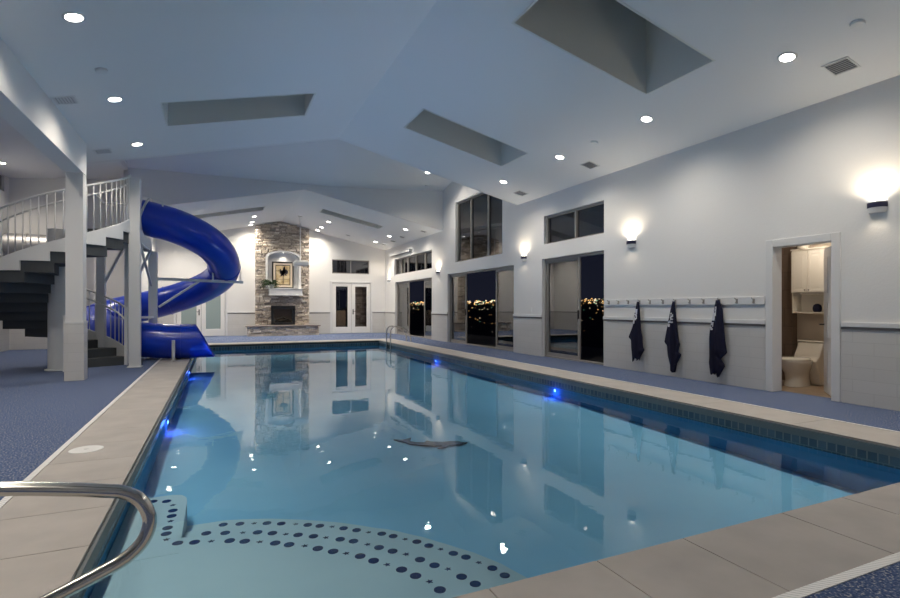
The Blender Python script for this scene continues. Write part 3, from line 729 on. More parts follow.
# fern
fn = thing('potted_fern', (2.02, 23.02, 2.03), 'bushy green potted fern trailing over the left end of the mantel', 'plant')
q = MB(); q.lathe((2.09, 23.03, 2.03), [(.07, 0), (.09, .03), (.105, .13), (.11, .15), (.10, .15), (.09, .12)], 18); q.build('pot', M['trimw'], fn, smooth='auto')
q = MB(); rz = random.Random(2)
for k in range(120):
    an = rz.uniform(0, 2 * PI); L_ = rz.uniform(.22, .46); up = rz.uniform(.05, .30); dr = rz.uniform(.05, .40)
    ca, sa = math.cos(an), math.sin(an) * .55; base = V((2.05, 23.03, 2.15)); prev = None
    pts_ = [base + V((ca * L_ * t_ - .03 * t_, sa * L_ * t_ - .02, up * math.sin(t_ * PI * .7) - dr * t_ * t_ * .75)) for t_ in [i / 6 for i in range(7)]]
    for i in range(1, 7):
        d = (pts_[i] - pts_[i - 1]); sd = V((-sa, ca, 0)).normalized() * (.035 * (1 - i / 8)); m0 = (pts_[i] + pts_[i - 1]) / 2
        if pts_[i].y > 23.14: continue
        q.add([pts_[i - 1], m0 + sd + V((0, 0, .006)), pts_[i], m0 - sd + V((0, 0, .006))], [(0, 1, 2, 3)])
        q.add([pts_[i - 1], m0 + sd * .4 + V((0, 0, -.02)), pts_[i], m0 + V((0, 0, .015))], [(0, 1, 2, 3)])
q.build('fronds', M['leaf'], fn)
# ceiling hung unit before the fireplace
un = thing('hanging_fan_heater', (3.0, 21.0, 2.86), 'white flat box hung from the ceiling on a thin rod before the fireplace', 'ceiling unit')
q = MB(); q.box(2.72, 3.30, 20.8, 21.2, 2.86, 3.02); q.box(2.76, 3.26, 20.84, 21.16, 3.02, 3.07); q.build('housing', M['plastic'], un, bevel=.02)
q = MB(); q.tube([(2.98, 21, 3.07), (2.98, 21, zfar(2.98) - .05)], .022, 10); q.build('rod', M['plastic'], un)
q = MB(); q.lathe((2.98, 21, zfar(2.98) - .07), [(.03, 0), (.08, .03), (.09, .08)], 16); q.build('ceiling_plate', M['plastic'], un)

# ------------------------------------------------------------------ hook rail and towels
hr = thing('hook_rail', (XR, 6.6, 1.25), 'long white peg board with a row of hooks on the right wall', 'hook rail')
q = MB(); q.box(XR - .022, XR, 4.91, 8.29, 1.255, 1.375); q.build('board', M['trimw'], hr, bevel=.006)
HK = [8.16, 7.89, 7.62, 7.33, 7.07, 6.77, 6.50, 6.2, 5.93, 5.64, 5.34, 5.07]
hk0 = None
for y in HK:
    if hk0 is None:
        q = MB(); q.box(XR - .03, XR - .022, y - .015, y + .015, 1.275, 1.345)
        q.tube([(XR - .03, y, 1.335), (XR - .06, y, 1.34), (XR - .075, y, 1.36)], .006, 6); q.tube([(XR - .03, y, 1.29), (XR - .05, y, 1.283), (XR - .062, y, 1.30)], .006, 6)
        hk0 = q.build('hook', M['alu'], hr); yb = y
    else:
        c = hk0.copy(); COL.objects.link(c); c.location.y = y - yb
def towel(y, ztop, zbot, prof, label, patch, seed):
    """prof: (t, left, right) half-widths around the hook from top to hem, in metres; +left = further away"""
    rz = random.Random(seed); n = 40; rows = 46
    th = thing('hanging_towel', (XR - .06, y, zbot), label, 'towel', 'navy towels on the hook rail')
    def width(t_):
        for i in range(len(prof) - 1):
            if prof[i][0] <= t_ <= prof[i + 1][0]:
                k = (t_ - prof[i][0]) / (prof[i + 1][0] - prof[i][0]); return prof[i][1] + (prof[i + 1][1] - prof[i][1]) * k, prof[i][2] + (prof[i + 1][2] - prof[i][2]) * k
        return prof[-1][1], prof[-1][2]
    ph = [rz.uniform(0, 6) for _ in range(5)]
    q = MB(); vs = []
    for r_ in range(rows + 1):
        t_ = r_ / rows
        for k in range(n):
            a = k * 2 * PI / n; ca, sa = math.cos(a), math.sin(a)
            hem = .055 * math.sin(2.1 * ca * 2 + ph[0]) + .035 * math.sin(5 * ca + ph[1])
            z = ztop - (ztop - zbot) * t_ + hem * t_ ** 3 * (1 if t_ > .5 else .6)
            wl, wr = width(t_); w = wl if ca > 0 else wr
            fold = .35 * math.sin(ca * 7 + ph[2] + t_ * 1.2) + .2 * math.sin(ca * 13 + ph[3])
            dep = (.018 + .04 * min(1, t_ * 2)) * (1 + fold * min(1, t_ * 4 + .2))
            vs.append((XR - .068 - (sa * dep if sa > 0 else sa * .02) , y + ca * w, z))
    fs = [(r_ * n + k, r_ * n + (k + 1) % n, (r_ + 1) * n + (k + 1) % n, (r_ + 1) * n + k) for r_ in range(rows) for k in range(n)] + [tuple(range(n)), tuple(rows * n + k for k in range(n - 1, -1, -1))]
    q.add(vs, fs)
    o = q.build('cloth', [M['navycloth'], M['whitecloth']], th, smooth=True)
    rz = random.Random(seed + 5)
    for p in o.data.polygons:
        c = p.center + V((XR - .06, y, zbot)); t_ = (ztop - c.z) / (ztop - zbot); s_ = (c.y - y)
        for (t0, t1, s0, s1, sl_) in patch:
            if t0 < t_ < t1 and s0 < s_ + sl_ * (t_ - t0) < s1 and c.x < XR - .07 and rz.random() > .16: p.material_index = 1
    q = MB(); q.tube([(XR - .07, y, ztop - .01), (XR - .085, y, ztop + .03), (XR - .06, y, ztop + .045)], .004, 6); q.build('hanging_loop', M['whitecloth'], th)
towel(7.33, 1.32, .25, [(0, .02, .02), (.12, .055, .05), (.4, .13, .07), (.48, .15, .08), (.62, .24, .12), (.66, .17, .12), (.8, .16, .13), (.84, .15, .17), (1, .13, .06)],
      'navy towel on the hook nearest the sliding door', [(.14, .30, -.02, .08, 0), (.30, .45, .02, .10, -.3)], 1)
towel(6.50, 1.32, .17, [(0, .02, .02), (.12, .06, .04), (.4, .13, .08), (.62, .19, .12), (.66, .13, .14), (.8, .11, .10), (.83, .10, .17), (1, .03, .08)],
      'navy towel hanging between the other two', [(.18, .33, -.01, .06, 0), (.30, .38, .03, .11, -.4)], 2)
towel(5.64, 1.33, .18, [(0, .03, .03), (.12, .06, .09), (.4, .13, .12), (.55, .14, .14), (.7, .14, .17), (.78, .14, .06), (.86, .15, .14), (1, .12, .02)],
      'widest navy towel, nearest the bathroom doorway', [(.09, .28, .0, .07, -.15), (.26, .42, .04, .12, -.1)], 3)
# switch plate
f = MB(); f.box(XR - .01, XR, 11.0, 11.08, 1.08, 1.2)
sp = tag(f.build('switch_plate', M['plastic'], bevel=.003), 'small white switch plate on the pier between two sliding doors', 'switch')
f = MB(); f.box(XR - .016, XR - .01, 11.03, 11.05, 1.12, 1.16); f.build('toggle', M['trimw'], sp)

# ------------------------------------------------------------------ wall sconces
def make_sconce():
    o = thing('wall_sconce', (0, 0, 0), '', 'wall light', 'up lighting wall sconces')
    q = MB(); n = 20
    def half(mb, r0, r1, z0, z1):
        poly = [(0, -r0)] + [(-r0 * math.sin(PI * k / n), -r0 * math.cos(PI * k / n)) for k in range(1, n)] + [(0, r0)]
        mb.prism(poly, lambda p: (p[0], p[1], z0), lambda p: (p[0] * r1 / r0, p[1] * r1 / r0, z1))
    half(q, .085, .10, -.09, -.03); q.build('lower_shell', M['plastic'], o)
    q = MB(); half(q, .103, .103, -.03, .03); q.build('band', M['sconce_band'], o)
    q = MB(); half(q, .10, .095, .03, .05); q.build('upper_rim', M['plastic'], o)
    q = MB(); half(q, .08, .08, .05, .056); q.build('glowing_lens', M['sconce_glow'], o)
    lamp('bulb', 'SPOT', (-.11, 0, .07), 17, (1, .84, .62), o, (PI, 0, 0), spot_size=R(170), spot_blend=.9, shadow_soft_size=.04)
    lamp('glow', 'SPOT', (-.10, 0, -.10), 1.5, (1, .84, .62), o, (0, 0, 0), spot_size=R(120), spot_blend=.9, shadow_soft_size=.04)
    return o
sc0 = make_sconce()
for i, (y, z, lb) in enumerate([(3.51, 2.45, 'wall sconce to the right of the bathroom doorway'), (7.55, 2.46, 'wall sconce above the hook rail'), (11.35, 2.50, 'wall sconce between the nearest and the wide sliding doors'),
                                (17.05, 2.46, 'wall sconce between the wide and the farthest sliding doors'), (22.9, 2.44, 'wall sconce in the corner beside the right french doors')]):
    o = sc0 if i == 0 else copy_tree(sc0)
    o.location = (XR, y, z); o['label'] = lb

# ------------------------------------------------------------------ downlights, vents, detectors
def make_down(energy):
    o = thing('downlight', (0, 0, 0), '', 'ceiling light')
    q = MB(); prof = [(.075, 0), (.10, -.006), (.105, 0), (.105, .01), (.07, .01)]
    n = 28; vs = [(r_ * math.cos(k * 2 * PI / n), r_ * math.sin(k * 2 * PI / n), z) for r_, z in prof for k in range(n)]
    q.add(vs, [(i * n + k, i * n + (k + 1) % n, (i + 1) * n + (k + 1) % n, (i + 1) * n + k) for i in range(len(prof) - 1) for k in range(n)])
    q.build('trim_ring', M['plastic'], o, smooth=True)
    q = MB(); q.lathe((0, 0, -.003), [(.077, 0), (.077, .004)], 24); q.build('lens', M['lamp'], o)
    lamp('bulb', 'SPOT', (0, 0, -.03), energy, (1, .90, .76), o, (0, 0, 0), spot_size=R(146), spot_blend=1, shadow_soft_size=.08)
    return o
dn0 = make_down(112)
def place_down(o, x, y, zfn, side, lb, gr, e=None):
    k = (K1 if zfn is zmain else K2) * side
    o.location = (x, y, zfn(x) - .006); o.rotation_euler = (0, math.atan(k), 0)
    for ch in o.children:
        if ch.type == 'LIGHT': ch.rotation_euler = (0, -math.atan(k), 0)
    o['label'] = lb; o['group'] = gr
first = True
for y, lb in ((-.6, 'ceiling downlight of the left row behind the viewpoint'), (1.7, 'ceiling downlight of the left row, above the near pool end'), (4.0, 'ceiling downlight of the left row just off the top edge'), (6.31, 'largest looking downlight on the left slope'), (8.56, 'downlight on the left slope between two air vents'), (10.76, 'downlight on the left slope nearest the roof edge')):
    o = dn0 if first else copy_tree(dn0); first = False; place_down(o, -1.33, y, zmain, -1, lb, 'downlights on the left ceiling slope')
for y, lb in ((-.6, 'ceiling downlight of the right row behind the viewpoint'), (1.7, 'ceiling downlight of the right row, above the near pool end'), (3.9, 'largest looking downlight on the right slope, beside a vent'), (6.1, 'downlight on the right slope beside the big skylight well'), (8.36, 'downlight on the right slope between the big skylight and the tall window'), (10.56, 'downlight on the right slope closest to the tall window')):
    o = copy_tree(dn0); place_down(o, 6.18, y, zmain, 1, lb, 'downlights on the right ceiling slope')
for x, y, lb in ((1.26, 20.9, 'frontmost of three downlights left of the fireplace'), (1.26, 22.3, 'middle one of three downlights left of the fireplace'), (1.26, 23.05, 'downlight grazing the wall left of the fireplace'),
                 (4.02, 20.6, 'frontmost of three downlights right of the fireplace'), (4.02, 22.1, 'middle one of three downlights right of the fireplace'), (4.02, 23.05, 'downlight grazing the wall right of the fireplace'),
                 (6.38, 18.1, 'frontmost downlight of the row by the farthest sliding door'), (6.38, 20.1, 'middle downlight of the row by the farthest sliding door'), (6.38, 22.1, 'rearmost downlight of the row by the farthest sliding door'),
                 (-1.4, 18.3, 'frontmost downlight of the row hidden by the slide'), (-1.4, 20.4, 'middle downlight of the row hidden by the slide'), (-1.4, 22.4, 'rearmost downlight of the row hidden by the slide')):
    o = copy_tree(dn0); place_down(o, x, y, zfar, 1 if x > XC else -1, lb, 'downlights in the fireplace bay')
    for ch in o.children:
        if ch.type == 'LIGHT':
            ch.data = ch.data.copy(); ch.data.energy = 170
for loc, lb in (((6.2, 15.4, 5.585), 'downlight in the high cross gable ceiling'), ((-5.05, 16.7, 4.91), 'downlight in the side aisle ceiling at the left picture edge'), ((-2.85, 15.0, 5.09), 'added downlight in the side aisle ceiling behind the stair, hidden from view'), ((-3.2, 8.0, 5.06), 'downlight in the side aisle ceiling before the stair'), ((-4.6, 4.0, 4.94), 'downlight in the side aisle ceiling at the near end')):  # the one behind the stair is an added, hidden fill for the aisle
    o = copy_tree(dn0); o.location = loc; o.rotation_euler = (0, 0, 0); o['label'] = lb; o['group'] = 'single downlights beyond the main slopes'
    for ch in o.children:
        if ch.type == 'LIGHT': ch.rotation_euler = (0, 0, 0); ch.data = ch.data.copy(); ch.data.energy = 190
    if loc[0] > 0: o.rotation_euler = (R(-15), 0, 0)
def make_vent():
    o = thing('air_vent', (0, 0, 0), '', 'air vent', 'ceiling air vents')
    q = MB(); q.box(-.14, .14, -.14, -.12, -.008, .0); q.box(-.14, .14, .12, .14, -.008, 0); q.box(-.14, -.12, -.12, .12, -.008, 0); q.box(.12, .14, -.12, .12, -.008, 0); q.build('frame', M['plastic'], o)
    q = MB(); q.box(-.12, .12, -.12, .12, -.001, .0); q.build('backing', M['ventdark'], o)
    for k in range(7):
        x = -.105 + k * .035; q = MB(); q.bar((x, -.12, -.006), (x, .12, -.006), .024, .003, (-.5, 0, 1)); q.build('blade', M['ventgrey'], o)
    return o
vn = make_vent(); fv = True
for x, y, s_, lb in ((6.72, 3.61, 1, 'square air vent beside the largest right hand downlight'), (6.77, 8.17, 1, 'square air vent near the middle of the right slope'), (6.84, 10.83, 1, 'square air vent at the end of the right slope'),
                     (-1.89, 8.49, -1, 'square air vent at the beam, nearer of the two on the left slope'), (-1.89, 11.0, -1, 'square air vent at the beam beside the farther left downlight')):
    o = vn if fv else copy_tree(vn); fv = False
    o.location = (x, y, zmain(x) - .003); o.rotation_euler = (0, math.atan(K1) * s_, 0); o['label'] = lb; o['scale_note'] = ''; del o['scale_note']
for x, y, lb in ((6.9, 17.6, 'small air vent at the front corner of the fireplace bay ceiling'), (5.2, 22.3, 'small air vent above the right french doors'), (6.75, 19.6, 'first of three small air vents beside the farthest window'), (6.8, 20.9, 'middle of three small air vents beside the farthest window'), (6.8, 22.2, 'last of three small air vents beside the farthest window')):
    o = copy_tree(vn); o.location = (x, y, zfar(x) - .003); o.rotation_euler = (0, math.atan(K2), 0); o.scale = (.8, .8, 1); o['label'] = lb; o['group'] = 'small air vents in the fireplace bay'
def det(x, y, z, ry, lb):
    f = MB(); f.lathe((0, 0, 0), [(.05, -.03), (.065, -.025), (.07, 0)], 20)
    o = f.build('smoke_detector', M['plastic'], smooth='auto'); o.location = (x, y, z); o.rotation_euler = (0, ry, 0)
    tag(o, lb, 'smoke detector', 'round ceiling detectors')
det(6.14, 3.14, zmain(6.14) - .001, math.atan(K1), 'round smoke detector above the nearest right hand downlight')
det(6.19, 7.34, zmain(6.19) - .001, math.atan(K1), 'round smoke detector on the right slope between two downlights')
det(-1.32, 7.58, zmain(-1.32) - .001, -math.atan(K1), 'round smoke detector on the left slope')
det(6.4, 16.0, 5.31, 0, 'round smoke detector on the high cross gable ceiling')
# slim wall unit over window 3
f = MB(); f.box(XR - .12, XR, 19.9, 22.6, 3.52, 3.62)
o = tag(f.build('linear_heater', M['plastic'], bevel=.01), 'long slim white wall unit above the farthest high window', 'heater')
f = MB(); f.box(XR - .11, XR - .02, 19.95, 22.55, 3.505, 3.52); f.build('grille', M['ventdark'], o)

# ------------------------------------------------------------------ columns, spiral stair, platform
col = thing('column', (-2.17, 10.42, 0), 'square white column with a tiled lower part holding up the beam', 'column', None, 'structure')
f = MB(); f.box(-2.29, -2.05, 10.3, 10.54, .97, 3.46); f.build('shaft', M['trimw'], col)
f = MB(); f.box(-2.305, -2.035, 10.285, 10.555, 0, .95); f.build('tiled_base', M['wains'], col)
f = MB(); f.box(-2.31, -2.03, 10.28, 10.56, .95, .985); f.build('cap', M['trimw'], col)

SC = V((-2.80, 12.2, 0)); RO = 1.18; NS = 16; P0 = 25.; DP_ = (360 - P0) / NS; RISE = 2.75 / NS
st = thing('spiral_stair', SC, 'white spiral stair with dark treads winding up to the slide platform', 'stair')
f = MB(); f.lathe(SC, [(.24, 0), (.24, .02), (.19, .03), (.19, 2.72), (.12, 2.74)], 28); f.build('centre_column', M['white_metal'], st, smooth='auto')
def sp(r_, a, z): return (SC.x + r_ * math.cos(R(a)), SC.y + r_ * math.sin(R(a)), z)
for k in range(NS):
    a0 = P0 + k * DP_; a1 = a0 + DP_ * 1.12; z = (k + 1) * RISE; q = MB(); m = 6
    zb = max(0, z - RISE - .07)
    arc = [a0 + (a1 - a0) * i / m for i in range(m + 1)]
    vs = [sp(.17, a, z) for a in arc] + [sp(RO - .02, a, z) for a in arc] + [sp(.17, a, zb) for a in arc] + [sp(RO - .02, a, zb) for a in arc]
    n = m + 1; fs = []
    for i in range(m):
        fs += [(i, i + n, i + n + 1, i + 1), (i + 2 * n, i + 1 + 2 * n, i + n + 1 + 2 * n, i + n + 2 * n), (i + n, i + 3 * n, i + 1 + 3 * n, i + n + 1), (i, i + 1, i + 1 + 2 * n, i + 2 * n)]
    fs += [(0, 2 * n, 3 * n, n), (m, m + n, m + 3 * n, m + 2 * n)]
    q.add(vs, fs); q.build('tread', M['tread'], st)
def zl(a): return (a - P0) / DP_ * RISE
A_ = [P0 + i * 2.5 for i in range(int((360 - P0) / 2.5) + 1)]
q = MB(); m = 6
for k in range(NS):
    vs = []; zt = (k + 1) * RISE
    for i in range(m + 1):
        a = P0 + (k + i / m) * DP_; zu = zl(a) + RISE + .13
        vs += [sp(RO - .02, a, zt - .04), sp(RO + .01, a, zt - .04), sp(RO + .01, a, zu), sp(RO - .02, a, zu)]
    fs = [(i * 4 + j, i * 4 + (j + 1) % 4, i * 4 + 4 + (j + 1) % 4, i * 4 + 4 + j) for i in range(m) for j in range(4)] + [(0, 1, 2, 3), tuple(m * 4 + j for j in (3, 2, 1, 0))]
    q.add(vs, fs)
q.build('stringer', M['white_metal'], st, smooth='auto')
for h_, r_, nm in ((.98, .021, 'top_rail'), (.80, .018, 'hand_rail')):
    q = MB(); rr_ = RO - .005 if nm == 'top_rail' else RO - .07
    q.tube([sp(rr_, a, zl(a) + RISE + h_) for a in A_], r_, 8); q.build(nm, M['rail_metal'], st, smooth=True)
a = P0 + 1; b0 = None
nb = 60
for i in range(nb):
    a = P0 + 1.5 + i * (360 - P0 - 3) / (nb - 1); z = zl(a) + RISE
    if b0 is None:
        q = MB(); q.tube([(0, 0, 0), (0, 0, .86)], .0095, 8)
        b0 = q.build('baluster', M['rail_metal'], None, smooth=True); b0.parent = st; c = b0
    else: c = b0.copy(); COL.objects.link(c)
    c.location = V(sp(RO - .005, a, z + .12)) - SC
f = MB(); f.box(-1.80, -1.74, 12.66, 12.72, 0, 1.22)
f.build('newel_post', M['rail_metal'], st)
f = MB(); f.box(-2.66, -2.58, 11.78, 11.86, 0, 1.04); f.box(-2.67, -2.57, 11.77, 11.87, 1.04, 1.07)
tag(f.build('utility_post', M['trimw'], loc=(-2.62, 11.82, 0)), 'short slim white post standing beside the stair centre column', 'post')

pf = thing('slide_platform', (-1.9, 13.2, 0), 'raised white steel platform on square posts at the head of the blue slide', 'platform')
q = MB(); q.box(-2.42, -1.5, 12.24, 14.22, 2.68, 2.75); q.build('deck', M['tread'], pf)
q = MB()
q.box(-2.46, -1.46, 14.22, 14.27, 2.55, 2.78); q.box(-1.5, -1.45, 12.24, 14.22, 2.55, 2.78); q.box(-2.46, -2.42, 13.3, 14.22, 2.55, 2.78); q.box(-2.42, -1.5, 13.18, 13.26, 2.55, 2.68)
q.build('edge_beam', M['white_metal'], pf)
for x, y, w, zt in ((-1.54, 12.16, .2, 3.83), (-1.42, 14.15, .18, 2.55), (-2.32, 13.3, .16, 2.6), (-1.78, 13.05, .13, 2.6)):
    q = MB(); q.box(x - w / 2, x + w / 2, y - w / 2, y + w / 2, 0, zt); q.box(x - w / 2 - .03, x + w / 2 + .03, y - w / 2 - .03, y + w / 2 + .03, 0, .015); q.build('post', M['white_metal'], pf, bevel=.006)
for a_, b_ in (((-1.85, 13.15, 2.58), (-2.27, 13.28, 1.72)), ((-1.5, 12.5, 2.58), (-1.45, 14.1, 1.72)), ((-1.45, 14.0, 2.58), (-1.6, 13.4, 2.0))):
    q = MB(); q.bar(a_, b_, .045); q.build('brace', M['white_metal'], pf)
for a_, b_ in (((-2.42, 14.2, 2.75), (-1.55, 14.2, 2.75)), ((-2.42, 13.2, 2.75), (-2.42, 14.2, 2.75))):
    a_, b_ = V(a_), V(b_); rl = MB(); rl.tube([a_ + V((0, 0, .9)), b_ + V((0, 0, .9))], .02, 8); rl.tube([a_ + V((0, 0, .09)), b_ + V((0, 0, .09))], .014, 8)
    ro = rl.build('guard_rail', M['rail_metal'], pf)
    nn = int((b_ - a_).length / .11)
    for i in range(nn + 1):
        p_ = a_.lerp(b_, i / nn); q = MB(); q.tube([p_, p_ + V((0, 0, .9))], .009, 6); q.build('baluster', M['rail_metal'], ro)
for h_ in (.93, .73):
    q = MB(); q.tube([(-2.42, 13.2, 2.75 + h_ + .12), (-2.1, 13.0, 2.75 + h_ - .02)], .018, 8) if False else q.tube([(-1.66, 12.2, 2.75 + h_), (-1.57, 12.2, 2.77 + h_)], .02, 8); q.build('rail_bracket', M['rail_metal'], pf)

# ------------------------------------------------------------------ slide
sl = thing('water_slide', (-.92, 13.65, 0), 'glossy blue tube slide curling down from the platform into the pool', 'water slide')
CXS, CYS, RS = -1.30, 15.10, 1.45; RT = .40
ctrl = [(-90, 3.22), (-45, 2.86), (0, 2.30), (45, 1.82), (90, 1.40), (135, 1.10), (180, .86), (225, .62), (270, .44)]
def zc(a):
    xs = [c[0] for c in ctrl]; zs = [c[1] for c in ctrl]
    for i in range(len(xs) - 1):
        if xs[i] <= a <= xs[i + 1]:
            t = (a - xs[i]) / 45; p0 = zs[max(i - 1, 0)]; p1 = zs[i]; p2 = zs[i + 1]; p3 = zs[min(i + 2, len(zs) - 1)]
            return .5 * ((2 * p1) + (-p0 + p2) * t + (2 * p0 - 5 * p1 + 4 * p2 - p3) * t * t + (-p0 + 3 * p1 - 3 * p2 + p3) * t ** 3)
path = [V((-1.56, CYS - RS, 3.30)), V((-1.43, CYS - RS, 3.26))]
path += [V((CXS + RS * math.cos(R(a)), CYS + RS * math.sin(R(a)), zc(a))) for a in range(-90, 271, 5)]
path += [V((-1.1, CYS - RS, .42)), V((-.8, CYS - RS, .41)), V((-.55, CYS - RS, .41)), V((-.28, CYS - RS, .41))]
def sweep(mb, path, rad, n=32, caps=False, flip=False, cut=True):
    vs = []
    for i, p in enumerate(path):
        t = (path[min(i + 1, len(path) - 1)] - path[max(i - 1, 0)]).normalized()
        w = V((0, 0, 1)).cross(t).normalized(); u = t.cross(w)
        for k in range(n):
            a = k * 2 * PI / n; q = p + (u * math.cos(a) + w * math.sin(a)) * rad
            if cut and i == len(path) - 1: q.x -= .46 * (q.z - p.z) / rad * .45
            if i == 0: q.x = path[0].x
            vs.append(q)
    fs = [(i * n + k, i * n + (k + 1) % n, (i + 1) * n + (k + 1) % n, (i + 1) * n + k) for i in range(len(path) - 1) for k in range(n)]
    o = len(mb.v); mb.add(vs, fs); return o
mb = MB(); n = 32; o1 = sweep(mb, path, RT); o2 = sweep(mb, path, RT - .02)
L_ = len(path) - 1
mb.f += [[o1 + k, o1 + (k + 1) % n, o2 + (k + 1) % n, o2 + k] for k in range(n)] + [[o1 + L_ * n + k, o1 + L_ * n + (k + 1) % n, o2 + L_ * n + (k + 1) % n, o2 + L_ * n + k] for k in range(n)]
mb.mi += [0] * (2 * n)
mb.build('flume', M['blue'], sl, smooth='auto')
def flange(i, r_=.035, th_=.02, m='blue', nm='flange'):
    p = path[i]; t = (path[min(i + 1, L_)] - path[max(i - 1, 0)]).normalized(); q = MB()
    a, b = p - t * th_, p + t * th_
    w = V((0, 0, 1)).cross(t).normalized(); u = t.cross(w); vs = []
    for c, rr in ((a, RT - .002), (a, RT + r_), (b, RT + r_), (b, RT - .002)):
        vs += [c + (u * math.cos(k * 2 * PI / n) + w * math.sin(k * 2 * PI / n)) * rr for k in range(n)]
    q.add(vs, [(j * n + k, j * n + (k + 1) % n, (j + 1) * n + (k + 1) % n, (j + 1) * n + k) for j in range(3) for k in range(n)])
    q.build(nm, M[m], sl, smooth='auto')
for i in (20, 38, 56): flange(i, .018, .012)
flange(76, .018, .012, 'blue')
flange(0, .05, .02, 'white_metal', 'entry_rim')
q = MB(); q.bar((-1.52, 13.28, 3.72), (-1.14, 13.24, 3.60), .03); q.bar((-1.14, 13.24, 3.60), (-1.14, 13.26, 3.5), .03); q.build('entry_grab_bar', M['white_metal'], sl)
q = MB(); q.tube([(-.92, 13.15, 0), (-.92, 13.15, .47)], .035, 12); q.lathe((-.92, 13.15, 0), [(.06, 0), (.06, .012)], 14); q.build('exit_strut', M['white_metal'], sl)
q = MB(); q.bar((-1.33, 14.15, 1.90), (.62, 15.2, 1.90), .06, .07); q.build('support_arm', M['white_metal'], sl)
q = MB(); q.bar((-1.30, 14.15, 1.22), (-.45, 14.62, 1.87), .045); q.build('arm_brace', M['white_metal'], sl)
for t_ in (.62, .97):
    p_ = V((-1.33, 14.15, 1.9)).lerp(V((.62, 15.2, 1.9)), t_); q = MB(); q.bar(p_, p_ + V((0, 0, .30)), .04); q.build('arm_upright', M['white_metal'], sl)
q = MB(); q.bar((-1.42, 14.05, .98), (-1.62, 13.55, .98), .05); q.bar((-1.62, 13.5, 1.0), (-1.72, 13.45, .80), .05); q.build('lower_bracket', M['white_metal'], sl)
# duct on aisle wall
du = thing('air_duct', (-4.85, 18.0, 2.66), 'large round metal duct on the wall behind the spiral stair', 'duct')
q = MB(); q.lathe((0, 0, 0), [(.30, 0), (.30, 1.1)], 32, 'x'); q.v = [p + V((-5.38, 18.08, 2.98)) for p in q.v]; q.build('duct_pipe', M['steel'], du, smooth='auto')
for x in (-4.9, -4.3):
    q = MB(); q.lathe((0, 0, 0), [(.302, 0), (.312, .01), (.312, .03), (.302, .04)], 32, 'x'); q.v = [p + V((x, 18.08, 2.98)) for p in q.v]; q.build('duct_band', M['steel'], du, smooth='auto')

# ------------------------------------------------------------------ chrome rails, skimmer lid, leds
YR_ = 2.15
pts = [(-1.02, YR_, 0), (-1.03, YR_, .3), (-1.02, YR_, .52), (-.97, YR_, .61), (-.88, YR_, .645), (-.65, YR_, .62), (-.49, YR_, .595), (-.36, YR_, .57), (-.31, YR_, .558), (-.265, YR_, .53), (-.238, YR_, .49), (-.226, YR_, .44), (-.24, YR_, .385), (-.27, YR_, .345), (-.31, YR_, .315), (-.38, YR_, .283), (-.52, YR_, .225), (-.66, YR_, .165), (-.72, YR_, .13), (-.76, YR_, .08), (-.78, YR_, 0)]
def smoothpts(P, k=4):
    out = []
    P = [V(p) for p in P]
    for i in range(len(P) - 1):
        p0, p1, p2, p3 = P[max(i - 1, 0)], P[i], P[i + 1], P[min(i + 2, len(P) - 1)]
        for j in range(k):
            t = j / k; out.append(.5 * ((2 * p1) + (-p0 + p2) * t + (2 * p0 - 5 * p1 + 4 * p2 - p3) * t * t + (-p0 + 3 * p1 - 3 * p2 + p3) * t ** 3))
    return out + [P[-1]]
hr_ = thing('grab_rail', (-.9, YR_, 0), 'bent stainless grab rail over the near left pool steps', 'pool rail')
q = MB(); q.tube(smoothpts(pts), .0235, 20); q.build('rail_tube', M['chrome'], hr_, smooth='auto')
for x in (-1.02, -.78):
    q = MB(); q.lathe((x, YR_, 0), [(.055, 0), (.055, .006), (.03, .014)], 20); q.build('floor_collar', M['chrome'], hr_, smooth='auto')
ld = thing('pool_ladder', (5.6, 17.05, 0), 'pair of stainless ladder hoops on the far right pool edge', 'pool ladder')
for y in (16.8, 17.25):
    q = MB(); q.tube(smoothpts([(6.12, y, 0), (6.10, y, .18), (6.02, y, .34), (5.85, y, .47), (5.62, y, .54), (5.5, y, .54), (5.41, y, .46), (5.38, y, .3), (5.38, y, -.36)]), .022, 12); q.build('rail_tube', M['chrome'], ld, smooth='auto')
for z in (-.22, -.34):
    q = MB(); q.box(5.33, 5.41, 16.8, 17.25, z - .015, z + .015); q.build('rung', M['chrome'], ld)
lid = thing('skimmer_lid', (-1.025, 5.27, 0), 'round white skimmer lid set in the left pool edging', 'lid')
q = MB(); q.lathe((-1.025, 5.27, 0), [(.125, 0), (.125, .004), (.118, .007)], 32); q.build('cover', M['plastic'], lid)
q = MB(); q.lathe((-1.025, 5.27, .007), [(.018, 0), (.018, .002)], 12); q.build('finger_hole', M['ventgrey'], lid)
LEDP = [(PX0, 7.45, 1), (PX0, 12.9, 1), (PX1, 7.45, -1), (PX1, 12.85, -1)]
l0 = None
